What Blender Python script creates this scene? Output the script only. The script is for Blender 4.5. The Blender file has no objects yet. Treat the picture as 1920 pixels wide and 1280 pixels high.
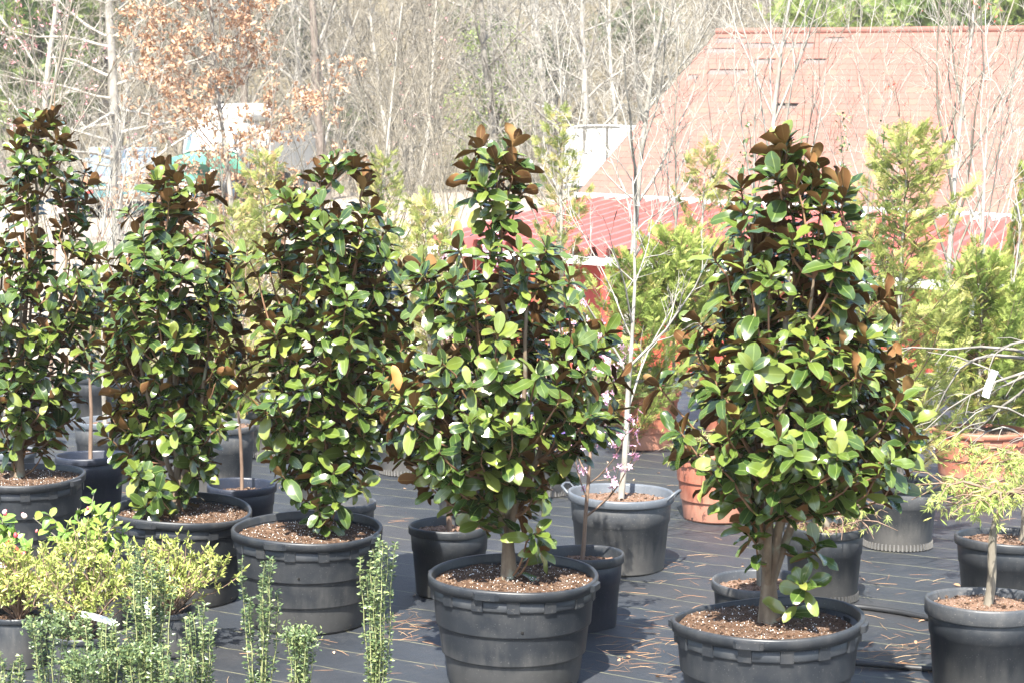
import bpy, math, random
import numpy as np
from mathutils import Vector, Matrix

random.seed(7); RNG = np.random.default_rng(7)
SC = bpy.context.scene
COL = SC.collection
R = math.radians

# ------------------------------------------------------------------ camera, world, sun, exposure
CAM_H = 2.5; FPX = 3500.0; PITCH = math.atan(340 / FPX)
cam = bpy.data.cameras.new('camera'); cam_o = bpy.data.objects.new('camera', cam); COL.objects.link(cam_o)
cam_o.location = (0, 0, CAM_H); cam_o.rotation_euler = (math.pi / 2 - PITCH, 0, 0)
cam.sensor_width = 36; cam.lens = FPX / 1920 * 36; cam.clip_start = 0.1; cam.clip_end = 1500
cam.dof.use_dof = True; cam.dof.focus_distance = 9.6; cam.dof.aperture_fstop = 8
SC.camera = cam_o

SUN_DIR = Vector((0.20, 1.0, -1.45)).normalized()           # the way the light travels
world = bpy.data.worlds.new('World'); SC.world = world; world.use_nodes = True
wn = world.node_tree; bg = wn.nodes['Background']
sky = wn.nodes.new('ShaderNodeTexSky'); sky.sky_type = 'NISHITA'; sky.sun_disc = False
sky.sun_elevation = math.asin(-SUN_DIR.z); sky.sun_rotation = math.atan2(-SUN_DIR.x, -SUN_DIR.y)
wn.links.new(sky.outputs[0], bg.inputs[0]); bg.inputs[1].default_value = 0.115
sun = bpy.data.lights.new('sun', 'SUN'); sun.energy = 5.0; sun.angle = R(0.53); sun.color = (1.0, 0.95, 0.86)
sun_o = bpy.data.objects.new('sun', sun); COL.objects.link(sun_o)
sun_o.rotation_euler = SUN_DIR.to_track_quat('-Z', 'Y').to_euler(); sun_o.location = (-4, -10, 20)
vs = SC.view_settings; vs.view_transform = 'Standard'; vs.look = 'None'; vs.gamma = 1; vs.exposure = 1.95
vs.use_curve_mapping = False
SC.cycles.use_denoising = True; SC.cycles.max_bounces = 6; SC.cycles.transparent_max_bounces = 6

# ------------------------------------------------------------------ terrain and pixel helpers
def sst(a, b, x):
    t = np.clip((np.asarray(x, float) - a) / (b - a), 0, 1); return t * t * (3 - 2 * t)
def gz(x, y):
    base = 1.25 * sst(30, 72, y) + np.maximum(np.asarray(y, float) - 88, 0) * 0.36 * sst(88, 100, y)
    dip = 1.5 * sst(21.8, 27, y) * (1 - sst(47, 56, y)) * sst(-7.5, -3.0, x)
    return base - dip
def ray(px, py):
    u = (px - 960) / FPX; v = (640 - py) / FPX
    return Vector((u, math.cos(PITCH) + v * math.sin(PITCH), -math.sin(PITCH) + v * math.cos(PITCH)))
def at(px, py, Y):                                          # point of that sight line in the plane y = Y
    d = ray(px, py); t = Y / d.y
    return Vector((d.x * t, Y, CAM_H + d.z * t))
def gnd(px, py):                                            # point of the flat ground
    d = ray(px, py); t = -CAM_H / d.z
    return Vector((d.x * t, d.y * t, 0))

# ------------------------------------------------------------------ mesh builder
class MB:
    def __init__(s): s.V = []; s.F = {}; s.n = 0; s.tint = []; s.ac = []
    def add(s, V, F, mat=0, tint=0.5, ac=0.5):
        V = np.asarray(V, float).reshape(-1, 3); F = np.asarray(F, np.int64); k = len(V)
        s.V.append(V); s.F.setdefault((F.shape[1], mat), []).append(F + s.n)
        s.tint.append(np.broadcast_to(np.asarray(tint, float), (k,))); s.ac.append(np.broadcast_to(np.asarray(ac, float), (k,)))
        s.n += k
    def more(s, F, mat=0, back=0):                          # faces over the verts just added
        F = np.asarray(F, np.int64); s.F.setdefault((F.shape[1], mat), []).append(F + s.n - back)
    def box(s, c, size, mat=0, rot=None, tint=0.5, taper=1.0):
        x, y, z = [q / 2 for q in size]
        V = np.array([[-x, -y, -z], [x, -y, -z], [x, y, -z], [-x, y, -z], [-x * taper, -y * taper, z], [x * taper, -y * taper, z], [x * taper, y * taper, z], [-x * taper, y * taper, z]])
        if rot is not None: V = V @ np.array(rot).T
        s.add(V + np.array(c), [[0, 3, 2, 1], [4, 5, 6, 7], [0, 1, 5, 4], [1, 2, 6, 5], [2, 3, 7, 6], [3, 0, 4, 7]], mat, tint)
    def hexa(s, P, mat=0, tint=0.5):                         # 8 corner points, bottom loop then top loop
        s.add(P, [[0, 3, 2, 1], [4, 5, 6, 7], [0, 1, 5, 4], [1, 2, 6, 5], [2, 3, 7, 6], [3, 0, 4, 7]], mat, tint)
    def lathe(s, prof, seg, mat=0, warp=None, tint=0.5, closed=False):
        prof = np.array(prof, float); n = len(prof); a = np.arange(seg) * 2 * math.pi / seg
        Rr = prof[:, 0][:, None] * np.ones(seg); Z = prof[:, 1][:, None] * np.ones(seg); A = a[None, :] * np.ones((n, 1))
        if warp: Rr, Z = warp(Rr, Z, A)
        V = np.stack([Rr * np.cos(A), Rr * np.sin(A), Z], -1).reshape(-1, 3)
        i = np.arange(n - 1)[:, None]; j = np.arange(seg)[None, :]; j2 = (j + 1) % seg
        F = np.stack([i * seg + j, i * seg + j2, (i + 1) * seg + j2, (i + 1) * seg + j], -1).reshape(-1, 4)
        s.add(V, F, mat, tint)
    def tubes(s, lst, sides=5, mat=0, tint=0.5):
        g = {}
        for P, r in lst: g.setdefault(len(P), []).append((P, r))
        for n, L in g.items():
            P = np.array([p for p, _ in L], float); Rd = np.array([r for _, r in L], float); B = len(L)
            T = np.gradient(P, axis=1); T /= np.linalg.norm(T, axis=2, keepdims=True) + 1e-9
            ref = np.where(np.abs(T[:, :1, 2:3]) < 0.85, np.array([0, 0, 1.0]), np.array([1.0, 0, 0]))
            N = np.cross(T, ref); N /= np.linalg.norm(N, axis=2, keepdims=True) + 1e-9; Bn = np.cross(T, N)
            a = np.arange(sides) * 2 * math.pi / sides
            V = P[:, :, None, :] + Rd[:, :, None, None] * (np.cos(a)[None, None, :, None] * N[:, :, None, :] + np.sin(a)[None, None, :, None] * Bn[:, :, None, :])
            b = np.arange(B)[:, None, None] * n * sides; i = np.arange(n - 1)[None, :, None] * sides; j = np.arange(sides)[None, None, :]; j2 = (j + 1) % sides
            F = np.stack([b + i + j, b + i + sides + j, b + i + sides + j2, b + i + j2], -1).reshape(-1, 4)
            s.add(V.reshape(-1, 3), F, mat, tint)
    def place(s, tp, pos, rot, scale, tint=None):            # many copies of a template
        pos = np.asarray(pos, float); n = len(pos)
        if n == 0: return
        scale = np.broadcast_to(np.asarray(scale, float), (n,)); tint = RNG.random(n) if tint is None else np.broadcast_to(tint, (n,))
        V = np.einsum('nij,mj->nmi', rot, tp.V0) * scale[:, None, None] + pos[:, None, :]; m = len(tp.V0)
        first = True
        for (k, mat), F in tp.F0.items():
            G = (F[None] + (np.arange(n) * m)[:, None, None]).reshape(-1, k)
            if first: s.add(V.reshape(-1, 3), G, mat, np.repeat(tint, m), np.tile(tp.ac0, n)); first = False
            else: s.more(G, mat, n * m)
    def freeze(s):
        s.V0 = np.concatenate(s.V); s.F0 = {k: np.concatenate(v) for k, v in s.F.items()}; s.ac0 = np.concatenate(s.ac); return s
    def mesh(s, name, mats, smooth=True):
        me = bpy.data.meshes.new(name)
        if s.n == 0: return me
        V = np.concatenate(s.V); me.vertices.add(len(V)); me.vertices.foreach_set('co', V.ravel().astype(np.float32))
        loops, starts, mi, p = [], [], [], 0
        for (k, mat), L in s.F.items():
            F = np.concatenate(L); loops.append(F.ravel()); starts.append(p + np.arange(len(F)) * k); mi.append(np.full(len(F), mat)); p += F.size
        loops = np.concatenate(loops); starts = np.concatenate(starts); mi = np.concatenate(mi)
        me.loops.add(len(loops)); me.loops.foreach_set('vertex_index', loops.astype(np.int32))
        me.polygons.add(len(starts)); me.polygons.foreach_set('loop_start', starts.astype(np.int32))
        me.polygons.foreach_set('material_index', mi.astype(np.int32))
        me.polygons.foreach_set('use_smooth', np.full(len(starts), bool(smooth)))
        a = me.attributes.new('tint', 'FLOAT', 'POINT'); a.data.foreach_set('value', np.concatenate(s.tint).astype(np.float32))
        a = me.attributes.new('ac', 'FLOAT', 'POINT'); a.data.foreach_set('value', np.concatenate(s.ac).astype(np.float32))
        for m in (mats if isinstance(mats, (list, tuple)) else [mats]): me.materials.append(m)
        me.update(calc_edges=True); return me
    def build(s, name, mats, parent=None, smooth=True, kind=None, label=None):
        return link(name, s.mesh(name, mats, smooth), parent, kind, label)

def link(name, data, parent=None, kind=None, label=None):
    o = bpy.data.objects.new(name, data); COL.objects.link(o)
    if parent is not None: o.parent = parent
    if kind: o['kind'] = kind
    if label: o['label'] = label
    return o
def thing(name, label, cat, loc=(0, 0, 0), rz=0, group=None):
    o = link(name, None); o.location = loc; o.rotation_euler = (0, 0, rz); o.empty_display_size = 0.1
    o['label'] = label; o['category'] = cat
    if group: o['group'] = group
    return o
def tag(o, label, cat, group=None):
    o['label'] = label; o['category'] = cat
    if group: o['group'] = group
    return o
def copy_tree(o, loc, rz, sc=1.0, label=None, group=None):
    c = o.copy(); COL.objects.link(c); c.location = loc; c.rotation_euler = (0, 0, rz); c.scale = (sc, sc, sc)
    if label: c['label'] = label
    if group: c['group'] = group
    for ch in o.children:
        d = ch.copy(); COL.objects.link(d); d.parent = c
    return c

def frames(d, n):                                            # rotation matrices with x along d and z near n
    d = np.asarray(d, float); d = d / (np.linalg.norm(d, axis=-1, keepdims=True) + 1e-9)
    n = np.asarray(n, float); n = n - (n * d).sum(-1, keepdims=True) * d; n /= np.linalg.norm(n, axis=-1, keepdims=True) + 1e-9
    y = np.cross(n, d); return np.stack([d, y, n], -1)
def unit(v): v = np.asarray(v, float); return v / (np.linalg.norm(v, axis=-1, keepdims=True) + 1e-9)
def rdir(n): return unit(RNG.normal(size=(n, 3)))

# ------------------------------------------------------------------ materials
def nd(nt, t, **kw):
    n = nt.nodes.new(t)
    for k, v in kw.items():
        if hasattr(n, k): setattr(n, k, v)
        else: n.inputs[k.replace('_', ' ')].default_value = v
    return n
def newmat(name):
    m = bpy.data.materials.new(name); m.use_nodes = True; nt = m.node_tree
    return m, nt, nt.nodes['Principled BSDF']
def ramp(nt, fac, stops):
    r = nt.nodes.new('ShaderNodeValToRGB'); e = r.color_ramp.elements
    while len(e) < len(stops): e.new(0.5)
    for i, (p, c) in enumerate(stops): e[i].position = p; e[i].color = (*c, 1) if len(c) == 3 else c
    nt.links.new(fac, r.inputs[0]); return r.outputs[0]
def mixc(nt, f, a, b):
    m = nt.nodes.new('ShaderNodeMix'); m.data_type = 'RGBA'
    for i, v in ((0, f), (6, a), (7, b)):
        if hasattr(v, 'is_linked'): nt.links.new(v, m.inputs[i])
        else: m.inputs[i].default_value = v if i == 0 else (*v, 1)
    return m.outputs[2]
def mth(nt, op, a, b=None):
    m = nt.nodes.new('ShaderNodeMath'); m.operation = op
    for i, v in enumerate((a, b)):
        if v is None: continue
        if hasattr(v, 'is_linked'): nt.links.new(v, m.inputs[i])
        else: m.inputs[i].default_value = v
    return m.outputs[0]
def coord(nt, which='Object', scale=None, obj=None):
    c = nt.nodes.new('ShaderNodeTexCoord'); o = c.outputs[which]
    if scale is not None:
        mp = nt.nodes.new('ShaderNodeMapping'); mp.inputs['Scale'].default_value = scale if hasattr(scale, '__len__') else (scale,) * 3
        nt.links.new(o, mp.inputs[0]); o = mp.outputs[0]
    return o
def noise(nt, vec, scale, detail=4, rough=0.6):
    n = nt.nodes.new('ShaderNodeTexNoise'); n.inputs['Scale'].default_value = scale; n.inputs['Detail'].default_value = detail; n.inputs['Roughness'].default_value = rough
    nt.links.new(vec, n.inputs['Vector']); return n.outputs['Fac']
def bump(nt, bs, h, strength=0.3, dist=0.01):
    b = nt.nodes.new('ShaderNodeBump'); b.inputs['Strength'].default_value = strength; b.inputs['Distance'].default_value = dist
    nt.links.new(h, b.inputs['Height']); nt.links.new(b.outputs[0], bs.inputs['Normal'])
def tintval(nt):
    a = nt.nodes.new('ShaderNodeAttribute'); a.attribute_name = 'tint'; o = nt.nodes.new('ShaderNodeObjectInfo')
    return mth(nt, 'FRACT', mth(nt, 'ADD', a.outputs['Fac'], o.outputs['Random']))

def m_leaf(name, stops, rough=0.3, trans=0.0, rib=None, spec=0.5, blotch=None, transcol=None):
    m, nt, bs = newmat(name); t = tintval(nt); c = ramp(nt, t, stops)
    if blotch:
        nz = noise(nt, coord(nt, 'Object'), blotch[0], 2); f = ramp(nt, nz, [(blotch[1], (0, 0, 0)), (blotch[1] + 0.1, (1, 1, 1))]); c = mixc(nt, f, c, blotch[2])
    if rib:
        a = nt.nodes.new('ShaderNodeAttribute'); a.attribute_name = 'ac'
        f = ramp(nt, a.outputs['Fac'], [(0.0, (.8, .8, .8)), (0.10, (0, 0, 0)), (0.86, (0, 0, 0)), (1.0, (.45, .45, .45))]); c = mixc(nt, f, c, rib)
    nt.links.new(c, bs.inputs['Base Color']); bs.inputs['Roughness'].default_value = rough; bs.inputs['Specular IOR Level'].default_value = spec
    if trans:
        tr = nt.nodes.new('ShaderNodeBsdfTranslucent'); nt.links.new(c, tr.inputs[0])
        mx = nt.nodes.new('ShaderNodeMixShader'); mx.inputs[0].default_value = trans
        nt.links.new(bs.outputs[0], mx.inputs[1]); nt.links.new(tr.outputs[0], mx.inputs[2]); nt.links.new(mx.outputs[0], nt.nodes['Material Output'].inputs[0])
    return m
def m_bark(name, a, b, scale=14, zs=0.25, rough=0.85, lichen=None):
    m, nt, bs = newmat(name); v = coord(nt, 'Object', (1, 1, zs)); n = noise(nt, v, scale, 5)
    c = ramp(nt, n, [(0.32, a), (0.68, b)])
    if lichen: c = mixc(nt, ramp(nt, noise(nt, coord(nt, 'Object'), 7, 3), [(0.55, (0, 0, 0)), (0.66, (1, 1, 1))]), c, lichen)
    nt.links.new(c, bs.inputs['Base Color']); bs.inputs['Roughness'].default_value = rough; bs.inputs['Specular IOR Level'].default_value = 0.2
    bump(nt, bs, n, 0.5, 0.006); return m
def m_plastic(name, a, dust, amount=0.55, rough=0.42, foot=True):
    m, nt, bs = newmat(name); info = nt.nodes.new('ShaderNodeObjectInfo')
    v = nt.nodes.new('ShaderNodeVectorMath'); v.operation = 'ADD'; nt.links.new(coord(nt, 'Object'), v.inputs[0])
    cx = nt.nodes.new('ShaderNodeCombineXYZ'); sc = mth(nt, 'MULTIPLY', info.outputs['Random'], 37.0); nt.links.new(sc, cx.inputs[0]); nt.links.new(sc, cx.inputs[1]); nt.links.new(cx.outputs[0], v.inputs[1])
    vec = v.outputs[0]
    mp = nt.nodes.new('ShaderNodeMapping'); mp.inputs['Scale'].default_value = (1, 1, 0.16); nt.links.new(vec, mp.inputs[0])
    streak = noise(nt, mp.outputs[0], 22, 4); blot = noise(nt, vec, 5, 6, 0.7); speck = noise(nt, vec, 130, 2, 0.5)
    f = mth(nt, 'MULTIPLY', ramp(nt, blot, [(0.42, (0, 0, 0)), (0.75, (1, 1, 1))]), ramp(nt, streak, [(0.35, (.25, .25, .25)), (0.7, (1, 1, 1))]))
    c = mixc(nt, mth(nt, 'MULTIPLY', f, amount), a, dust)
    c = mixc(nt, mth(nt, 'MULTIPLY', ramp(nt, speck, [(0.66, (0, 0, 0)), (0.74, (1, 1, 1))]), 0.35), c, tuple(min(1, q * 1.6) for q in dust))
    sepz = nt.nodes.new('ShaderNodeSeparateXYZ'); nt.links.new(coord(nt, 'Object'), sepz.inputs[0])
    low = ramp(nt, mth(nt, 'ADD', sepz.outputs[2], mth(nt, 'MULTIPLY', streak, -.22)), [(0.0, (.7, .7, .7)), (0.10, (0, 0, 0))])
    if foot: c = mixc(nt, mth(nt, 'MULTIPLY', low, amount), c, dust)
    nt.links.new(c, bs.inputs['Base Color'])
    nt.links.new(mth(nt, 'ADD', mth(nt, 'MULTIPLY', blot, 0.4), rough - 0.15), bs.inputs['Roughness'])
    bump(nt, bs, blot, 0.25, 0.006); return m
def m_plain(name, c, rough=0.6, var=0.12, scale=8, spec=0.4, metal=0):
    m, nt, bs = newmat(name); n = noise(nt, coord(nt, 'Object'), scale, 4)
    nt.links.new(ramp(nt, n, [(0.3, tuple(q * (1 - var) for q in c)), (0.7, tuple(min(1, q * (1 + var)) for q in c))]), bs.inputs['Base Color'])
    bs.inputs['Roughness'].default_value = rough; bs.inputs['Specular IOR Level'].default_value = spec; bs.inputs['Metallic'].default_value = metal; return m
def m_tinted(name, stops, rough=0.8, spec=0.2):
    m, nt, bs = newmat(name); nt.links.new(ramp(nt, tintval(nt), stops), bs.inputs['Base Color']); bs.inputs['Roughness'].default_value = rough; bs.inputs['Specular IOR Level'].default_value = spec; return m

M = {}
M['mag_top'] = m_leaf('magnolia_leaf_top', [(0, (.022, .046, .011)), (.35, (.045, .078, .014)), (.7, (.086, .122, .021)), (.93, (.140, .170, .032)), (1, (.17, .18, .045))], 0.25, 0, rib=(.15, .20, .055), spec=0.6, blotch=(5, .76, (.20, .17, .05)))
M['mag_under'] = m_leaf('magnolia_leaf_under', [(0, (.075, .036, .014)), (.5, (.125, .060, .022)), (.85, (.185, .092, .034)), (1, (.25, .15, .06))], 0.75, 0, rib=(.24, .15, .06), spec=0.2)
M['dead_leaf'] = m_leaf('dead_magnolia_leaf', [(0, (.34, .15, .035)), (1, (.42, .22, .065))], 0.5, 0.15)
M['mag_bark'] = m_bark('magnolia_bark', (.095, .068, .046), (.25, .195, .135), 16, .3, lichen=(.25, .27, .20))
M['mag_twig'] = m_bark('magnolia_twig', (.13, .070, .040), (.26, .150, .085), 20)
M['thuja'] = m_leaf('conifer_foliage', [(0, (.13, .19, .045)), (.35, (.27, .35, .08)), (.75, (.44, .49, .135)), (1, (.54, .48, .18))], 0.55, 0.4, spec=0.3)
M['thuja_y'] = m_leaf('bronzed_conifer_foliage', [(0, (.17, .22, .06)), (.4, (.36, .40, .11)), (.75, (.52, .52, .19)), (1, (.58, .46, .20))], 0.55, 0.4, spec=0.3)
M['holly'] = m_leaf('holly_leaf', [(0, (.048, .080, .032)), (.5, (.092, .136, .052)), (.85, (.165, .215, .085)), (1, (.28, .32, .12))], 0.35, 0.1)
M['azalea'] = m_leaf('azalea_leaf', [(0, (.22, .28, .06)), (.4, (.38, .43, .11)), (.85, (.53, .56, .18)), (1, (.55, .46, .13))], 0.4, 0.3)
M['camellia'] = m_leaf('camellia_leaf', [(0, (.09, .17, .03)), (.5, (.17, .27, .05)), (1, (.28, .34, .07))], 0.28, 0.12, rib=(.3, .36, .12))
M['maple_leaf'] = m_leaf('threadleaf_maple_leaf', [(0, (.28, .38, .09)), (.6, (.42, .50, .15)), (1, (.50, .48, .16))], 0.5, 0.35)
M['oak_leaf'] = m_leaf('dry_oak_leaf', [(0, (.26, .14, .075)), (.5, (.42, .25, .15)), (1, (.55, .38, .26))], 0.6, 0.2)
M['spring_leaf'] = m_leaf('spring_leaf', [(0, (.15, .23, .06)), (1, (.30, .37, .11))], 0.5, 0.3)
M['cedar'] = m_leaf('woodland_evergreen', [(0, (.05, .10, .025)), (.5, (.12, .19, .04)), (1, (.24, .29, .07))], 0.6, 0.15)
M['dark_cedar'] = m_leaf('deep_woodland_evergreen', [(0, (.025, .045, .016)), (.5, (.055, .085, .025)), (1, (.11, .14, .045))], 0.6, 0.1)
M['petal'] = m_leaf('pink_petal', [(0, (.80, .42, .60)), (1, (.85, .62, .74))], 0.5, 0.3)
M['red_petal'] = m_leaf('red_white_petal', [(0, (.70, .05, .08)), (.5, (.75, .20, .20)), (.75, (.8, .62, .58)), (1, (.85, .8, .72))], 0.5, 0.15)
M['red_bud'] = m_leaf('red_bud', [(0, (.45, .05, .04)), (1, (.60, .16, .10))], 0.5, 0.1)
M['pink_bud'] = m_leaf('pink_bud', [(0, (.55, .22, .25)), (1, (.70, .38, .36))], 0.5, 0.1)
M['wood_pale'] = m_bark('pale_bark', (.19, .175, .15), (.42, .395, .345), 12, .5)
M['wood_grey'] = m_bark('grey_bark', (.125, .115, .10), (.30, .28, .245), 10, .4)
M['wood_tan'] = m_bark('tan_bark', (.12, .107, .084), (.28, .25, .20), 10, .4)
M['wood_dark'] = m_bark('dark_bark', (.075, .060, .050), (.20, .165, .14), 12, .3)
M['wood_brown'] = m_bark('brown_bark', (.13, .085, .06), (.27, .19, .14), 20, .2)
M['stem_green'] = m_bark('young_stem', (.22, .25, .10), (.37, .37, .19), 20, .3)
M['black'] = m_plastic('black_plastic', (.0155, .0185, .023), (.13, .124, .114), 0.42, 0.40)
M['greyp'] = m_plastic('weathered_grey_plastic', (.040, .044, .050), (.27, .25, .22), 0.45, 0.45)
M['navy'] = m_plastic('navy_black_plastic', (.010, .014, .026), (.14, .14, .15), 0.22, 0.38)
M['red'] = m_plastic('terracotta_plastic', (.37, .125, .075), (.48, .30, .22), 0.5, 0.5)
M['rimgrey'] = m_plastic('grey_rim_plastic', (.080, .092, .108), (.24, .24, .24), 0.4, 0.42)
M['black_lug'] = m_plastic('black_lug_plastic', (.0155, .0185, .023), (.17, .155, .135), 0.35, 0.4, False)
M['red_lug'] = m_plastic('terracotta_lug_plastic', (.37, .125, .075), (.48, .30, .22), 0.4, 0.5, False)
M['white'] = m_plain('white_paint', (.78, .78, .76), 0.5, .05)
M['dullwhite'] = m_plain('weathered_white_paint', (.42, .42, .40), 0.55, .08)
M['tagwhite'] = m_plain('white_tag', (.72, .74, .78), 0.5, .04)
M['tagred'] = m_plain('red_tag', (.62, .06, .05), 0.5, .05)
M['yellow'] = m_plain('yellow_tag', (.75, .48, .04), 0.5, .05)
M['blue'] = m_plain('blue_print', (.05, .20, .50), 0.5, .05)
M['purple'] = m_plain('purple_print', (.16, .10, .36), 0.5, .05)
M['rubber'] = m_plain('black_rubber', (.018, .019, .021), 0.5, .2)
M['hole'] = m_plain('painted_hole_shade', (.004, .004, .004), 0.9, .1)
M['redpaint'] = m_plain('red_siding_paint', (.36, .045, .035), 0.6, .18, 5)
M['redmetal'] = m_plain('red_metal_roofing', (.36, .095, .08), 0.32, .14, 2.5, .6)
M['dark'] = m_plain('dark_steel_and_opening_shade', (.03, .028, .026), 0.9, .2)
M['felt'] = m_plain('roof_underlay', (.15, .115, .105), 0.9, .3, 30)
M['shingle'] = m_tinted('clay_red_shingle', [(0, (.215, .100, .080)), (.5, (.225, .108, .085)), (1, (.24, .119, .089))], 0.85)
M['lumber'] = m_plain('pale_lumber', (.52, .40, .26), 0.8, .2, 6)
M['rust'] = m_plain('rusty_steel', (.30, .15, .085), 0.8, .25, 12)
M['teal'] = m_plain('teal_steel', (.07, .16, .17), 0.5, .15)
M['bluesteel'] = m_plain('blue_grey_steel', (.18, .25, .33), 0.45, .15)
M['greenpaint'] = m_plain('green_truck_paint', (.08, .26, .18), 0.35, .1, 3, .5)
M['glass'] = m_plain('window_glass', (.10, .15, .20), 0.08, .1, 3, .8)

# soil
def m_soil(name, a, b, c):
    m, nt, bs = newmat(name); v = coord(nt, 'Object'); n1 = noise(nt, v, 60, 6, .7); n2 = noise(nt, v, 9, 4)
    col = mixc(nt, ramp(nt, n2, [(.35, (0, 0, 0)), (.7, (.8, .8, .8))]), ramp(nt, n1, [(.3, a), (.55, b), (.75, c)]), b)
    sp = noise(nt, v, 190, 1); pm = mth(nt, 'MULTIPLY', ramp(nt, sp, [(.66, (0, 0, 0)), (.69, (1, 1, 1))]), ramp(nt, n2, [(.40, (.15, .15, .15)), (.62, (1, 1, 1))]))
    col = mixc(nt, pm, col, (.62, .60, .56))
    nt.links.new(col, bs.inputs['Base Color']); bs.inputs['Roughness'].default_value = 0.95; bs.inputs['Specular IOR Level'].default_value = .1
    bump(nt, bs, n1, 0.9, 0.012); return m
M['soil'] = m_soil('potting_soil', (.036, .021, .013), (.105, .062, .039), (.19, .122, .082))
M['bark_mulch'] = m_soil('bark_mulch', (.07, .038, .025), (.19, .118, .082), (.32, .22, .16))
M['chip'] = m_tinted('bark_chip', [(0, (.035, .020, .012)), (.5, (.095, .056, .035)), (.85, (.17, .11, .072)), (1, (.27, .19, .13))])
M['perlite'] = m_plain('perlite', (.72, .70, .66), .9, .05)
M['straw'] = m_tinted('pine_straw', [(0, (.26, .13, .07)), (.5, (.42, .23, .12)), (1, (.52, .36, .20))])

# ground: dry tan soil, leaf litter on the hill
m, nt, bs = newmat('dry_ground'); v = coord(nt, 'Object')
n1 = noise(nt, v, .35, 6); n2 = noise(nt, v, 3.5, 6, .7); n3 = noise(nt, v, 14, 4, .7)
cg = mixc(nt, ramp(nt, n1, [(.35, (0, 0, 0)), (.65, (1, 1, 1))]), (.27, .225, .178), (.33, .28, .225))
cg = mixc(nt, mth(nt, 'MULTIPLY', ramp(nt, n3, [(.4, (0, 0, 0)), (.7, (1, 1, 1))]), .4), cg, (.20, .16, .11))
sep = nt.nodes.new('ShaderNodeSeparateXYZ'); nt.links.new(v, sep.inputs[0])
litter = ramp(nt, n2, [(.3, (.045, .040, .024)), (.5, (.115, .098, .064)), (.7, (.21, .175, .12))])
yy = mth(nt, 'ADD', sep.outputs[1], mth(nt, 'MULTIPLY', n1, 14)); cg = mixc(nt, ramp(nt, mth(nt, 'MULTIPLY', yy, .01), [(.80, (0, 0, 0)), (.87, (1, 1, 1))]), cg, litter)
nt.links.new(cg, bs.inputs['Base Color']); bs.inputs['Roughness'].default_value = .95; bs.inputs['Specular IOR Level'].default_value = .1; bump(nt, bs, n3, .6, .05); M['ground'] = m

# woven weed fabric with its marker threads
m, nt, bs = newmat('woven_ground_fabric'); v = coord(nt, 'Object')
rot = nt.nodes.new('ShaderNodeMapping'); rot.inputs['Rotation'].default_value = (0, 0, R(31)); nt.links.new(v, rot.inputs[0])
wob = noise(nt, v, 1.3, 3); sep = nt.nodes.new('ShaderNodeSeparateXYZ'); nt.links.new(rot.outputs[0], sep.inputs[0])
u = mth(nt, 'FRACT', mth(nt, 'MULTIPLY', mth(nt, 'ADD', sep.outputs[1], mth(nt, 'MULTIPLY', wob, .05)), 1 / .31))
line = mth(nt, 'COMPARE', u, .5); line.node.inputs[2].default_value = .014
fleck = noise(nt, v, 300, 1); big = noise(nt, v, .8, 5, .65); mid = noise(nt, v, 6, 5, .7)
cf = mixc(nt, ramp(nt, big, [(.35, (0, 0, 0)), (.7, (1, 1, 1))]), (.0175, .0210, .0265), (.033, .0375, .044))
cf = mixc(nt, mth(nt, 'MULTIPLY', ramp(nt, mid, [(.5, (0, 0, 0)), (.78, (1, 1, 1))]), .5), cf, (.062, .062, .064))
warm = ramp(nt, noise(nt, v, .55, 2), [(.52, (0, 0, 0)), (.68, (.6, .6, .6))]); cf = mixc(nt, warm, cf, (.043, .0405, .040))
cf = mixc(nt, mth(nt, 'MULTIPLY', line, ramp(nt, noise(nt, v, 9, 2), [(.3, (.25, .25, .25)), (.6, (1, 1, 1))])), cf, (.17, .165, .10))
nt.links.new(cf, bs.inputs['Base Color']); bs.inputs['Roughness'].default_value = .5; bs.inputs['Specular IOR Level'].default_value = .5
wv = nt.nodes.new('ShaderNodeTexWave'); wv.inputs['Scale'].default_value = 60; wv.inputs['Distortion'].default_value = .5; nt.links.new(rot.outputs[0], wv.inputs[0])
bump(nt, bs, mth(nt, 'ADD', mth(nt, 'MULTIPLY', wv.outputs['Fac'], .05), mth(nt, 'MULTIPLY', noise(nt, v, 3.2, 5), 1.0)), .6, .035); M['fabric'] = m

# ------------------------------------------------------------------ ground and fabric
xs = np.concatenate([np.linspace(-160, -30, 14), np.linspace(-28, 28, 57), np.linspace(30, 160, 14)])
ys = np.concatenate([np.linspace(-60, 18, 14), np.linspace(20, 60, 41), np.linspace(62, 130, 35), np.linspace(140, 210, 8)])
def sheet(name, xs, ys, zf, mat):
    X, Y = np.meshgrid(xs, ys); V = np.stack([X, Y, zf(X, Y)], -1).reshape(-1, 3); nx = len(xs); i, j = np.meshgrid(np.arange(len(ys) - 1), np.arange(nx - 1), indexing='ij')
    b = MB(); b.add(V, np.stack([i * nx + j, i * nx + j + 1, (i + 1) * nx + j + 1, (i + 1) * nx + j], -1).reshape(-1, 4)); return b.build(name, mat, kind='structure')
sheet('ground', xs, ys, lambda X, Y: gz(X, Y) + .25 * np.sin(X * .31 + Y * .17) * sst(90, 110, Y), M['ground'])
def wr(X, Y): return .0045 + .0016 * (np.sin(X * 5.1 + Y * 2.3) + np.sin(X * 2.7 - Y * 4.9 + 1)) + .010 * np.maximum(0, np.sin(X * 1.9 + Y * 2.6 + 1.2 * np.sin(X * .9))) ** 14 + .008 * np.maximum(0, np.sin(X * 3.1 - Y * 1.4 + 2 + np.sin(Y * 1.1))) ** 18 + .0035 + gz(X, Y) * 1.0
sheet('ground_fabric', np.linspace(-8.5, 8.5, 171), np.linspace(4.5, 21.6, 172), wr, M['fabric'])
FZ = 0.012                                                   # top of the fabric, where pots stand

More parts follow.
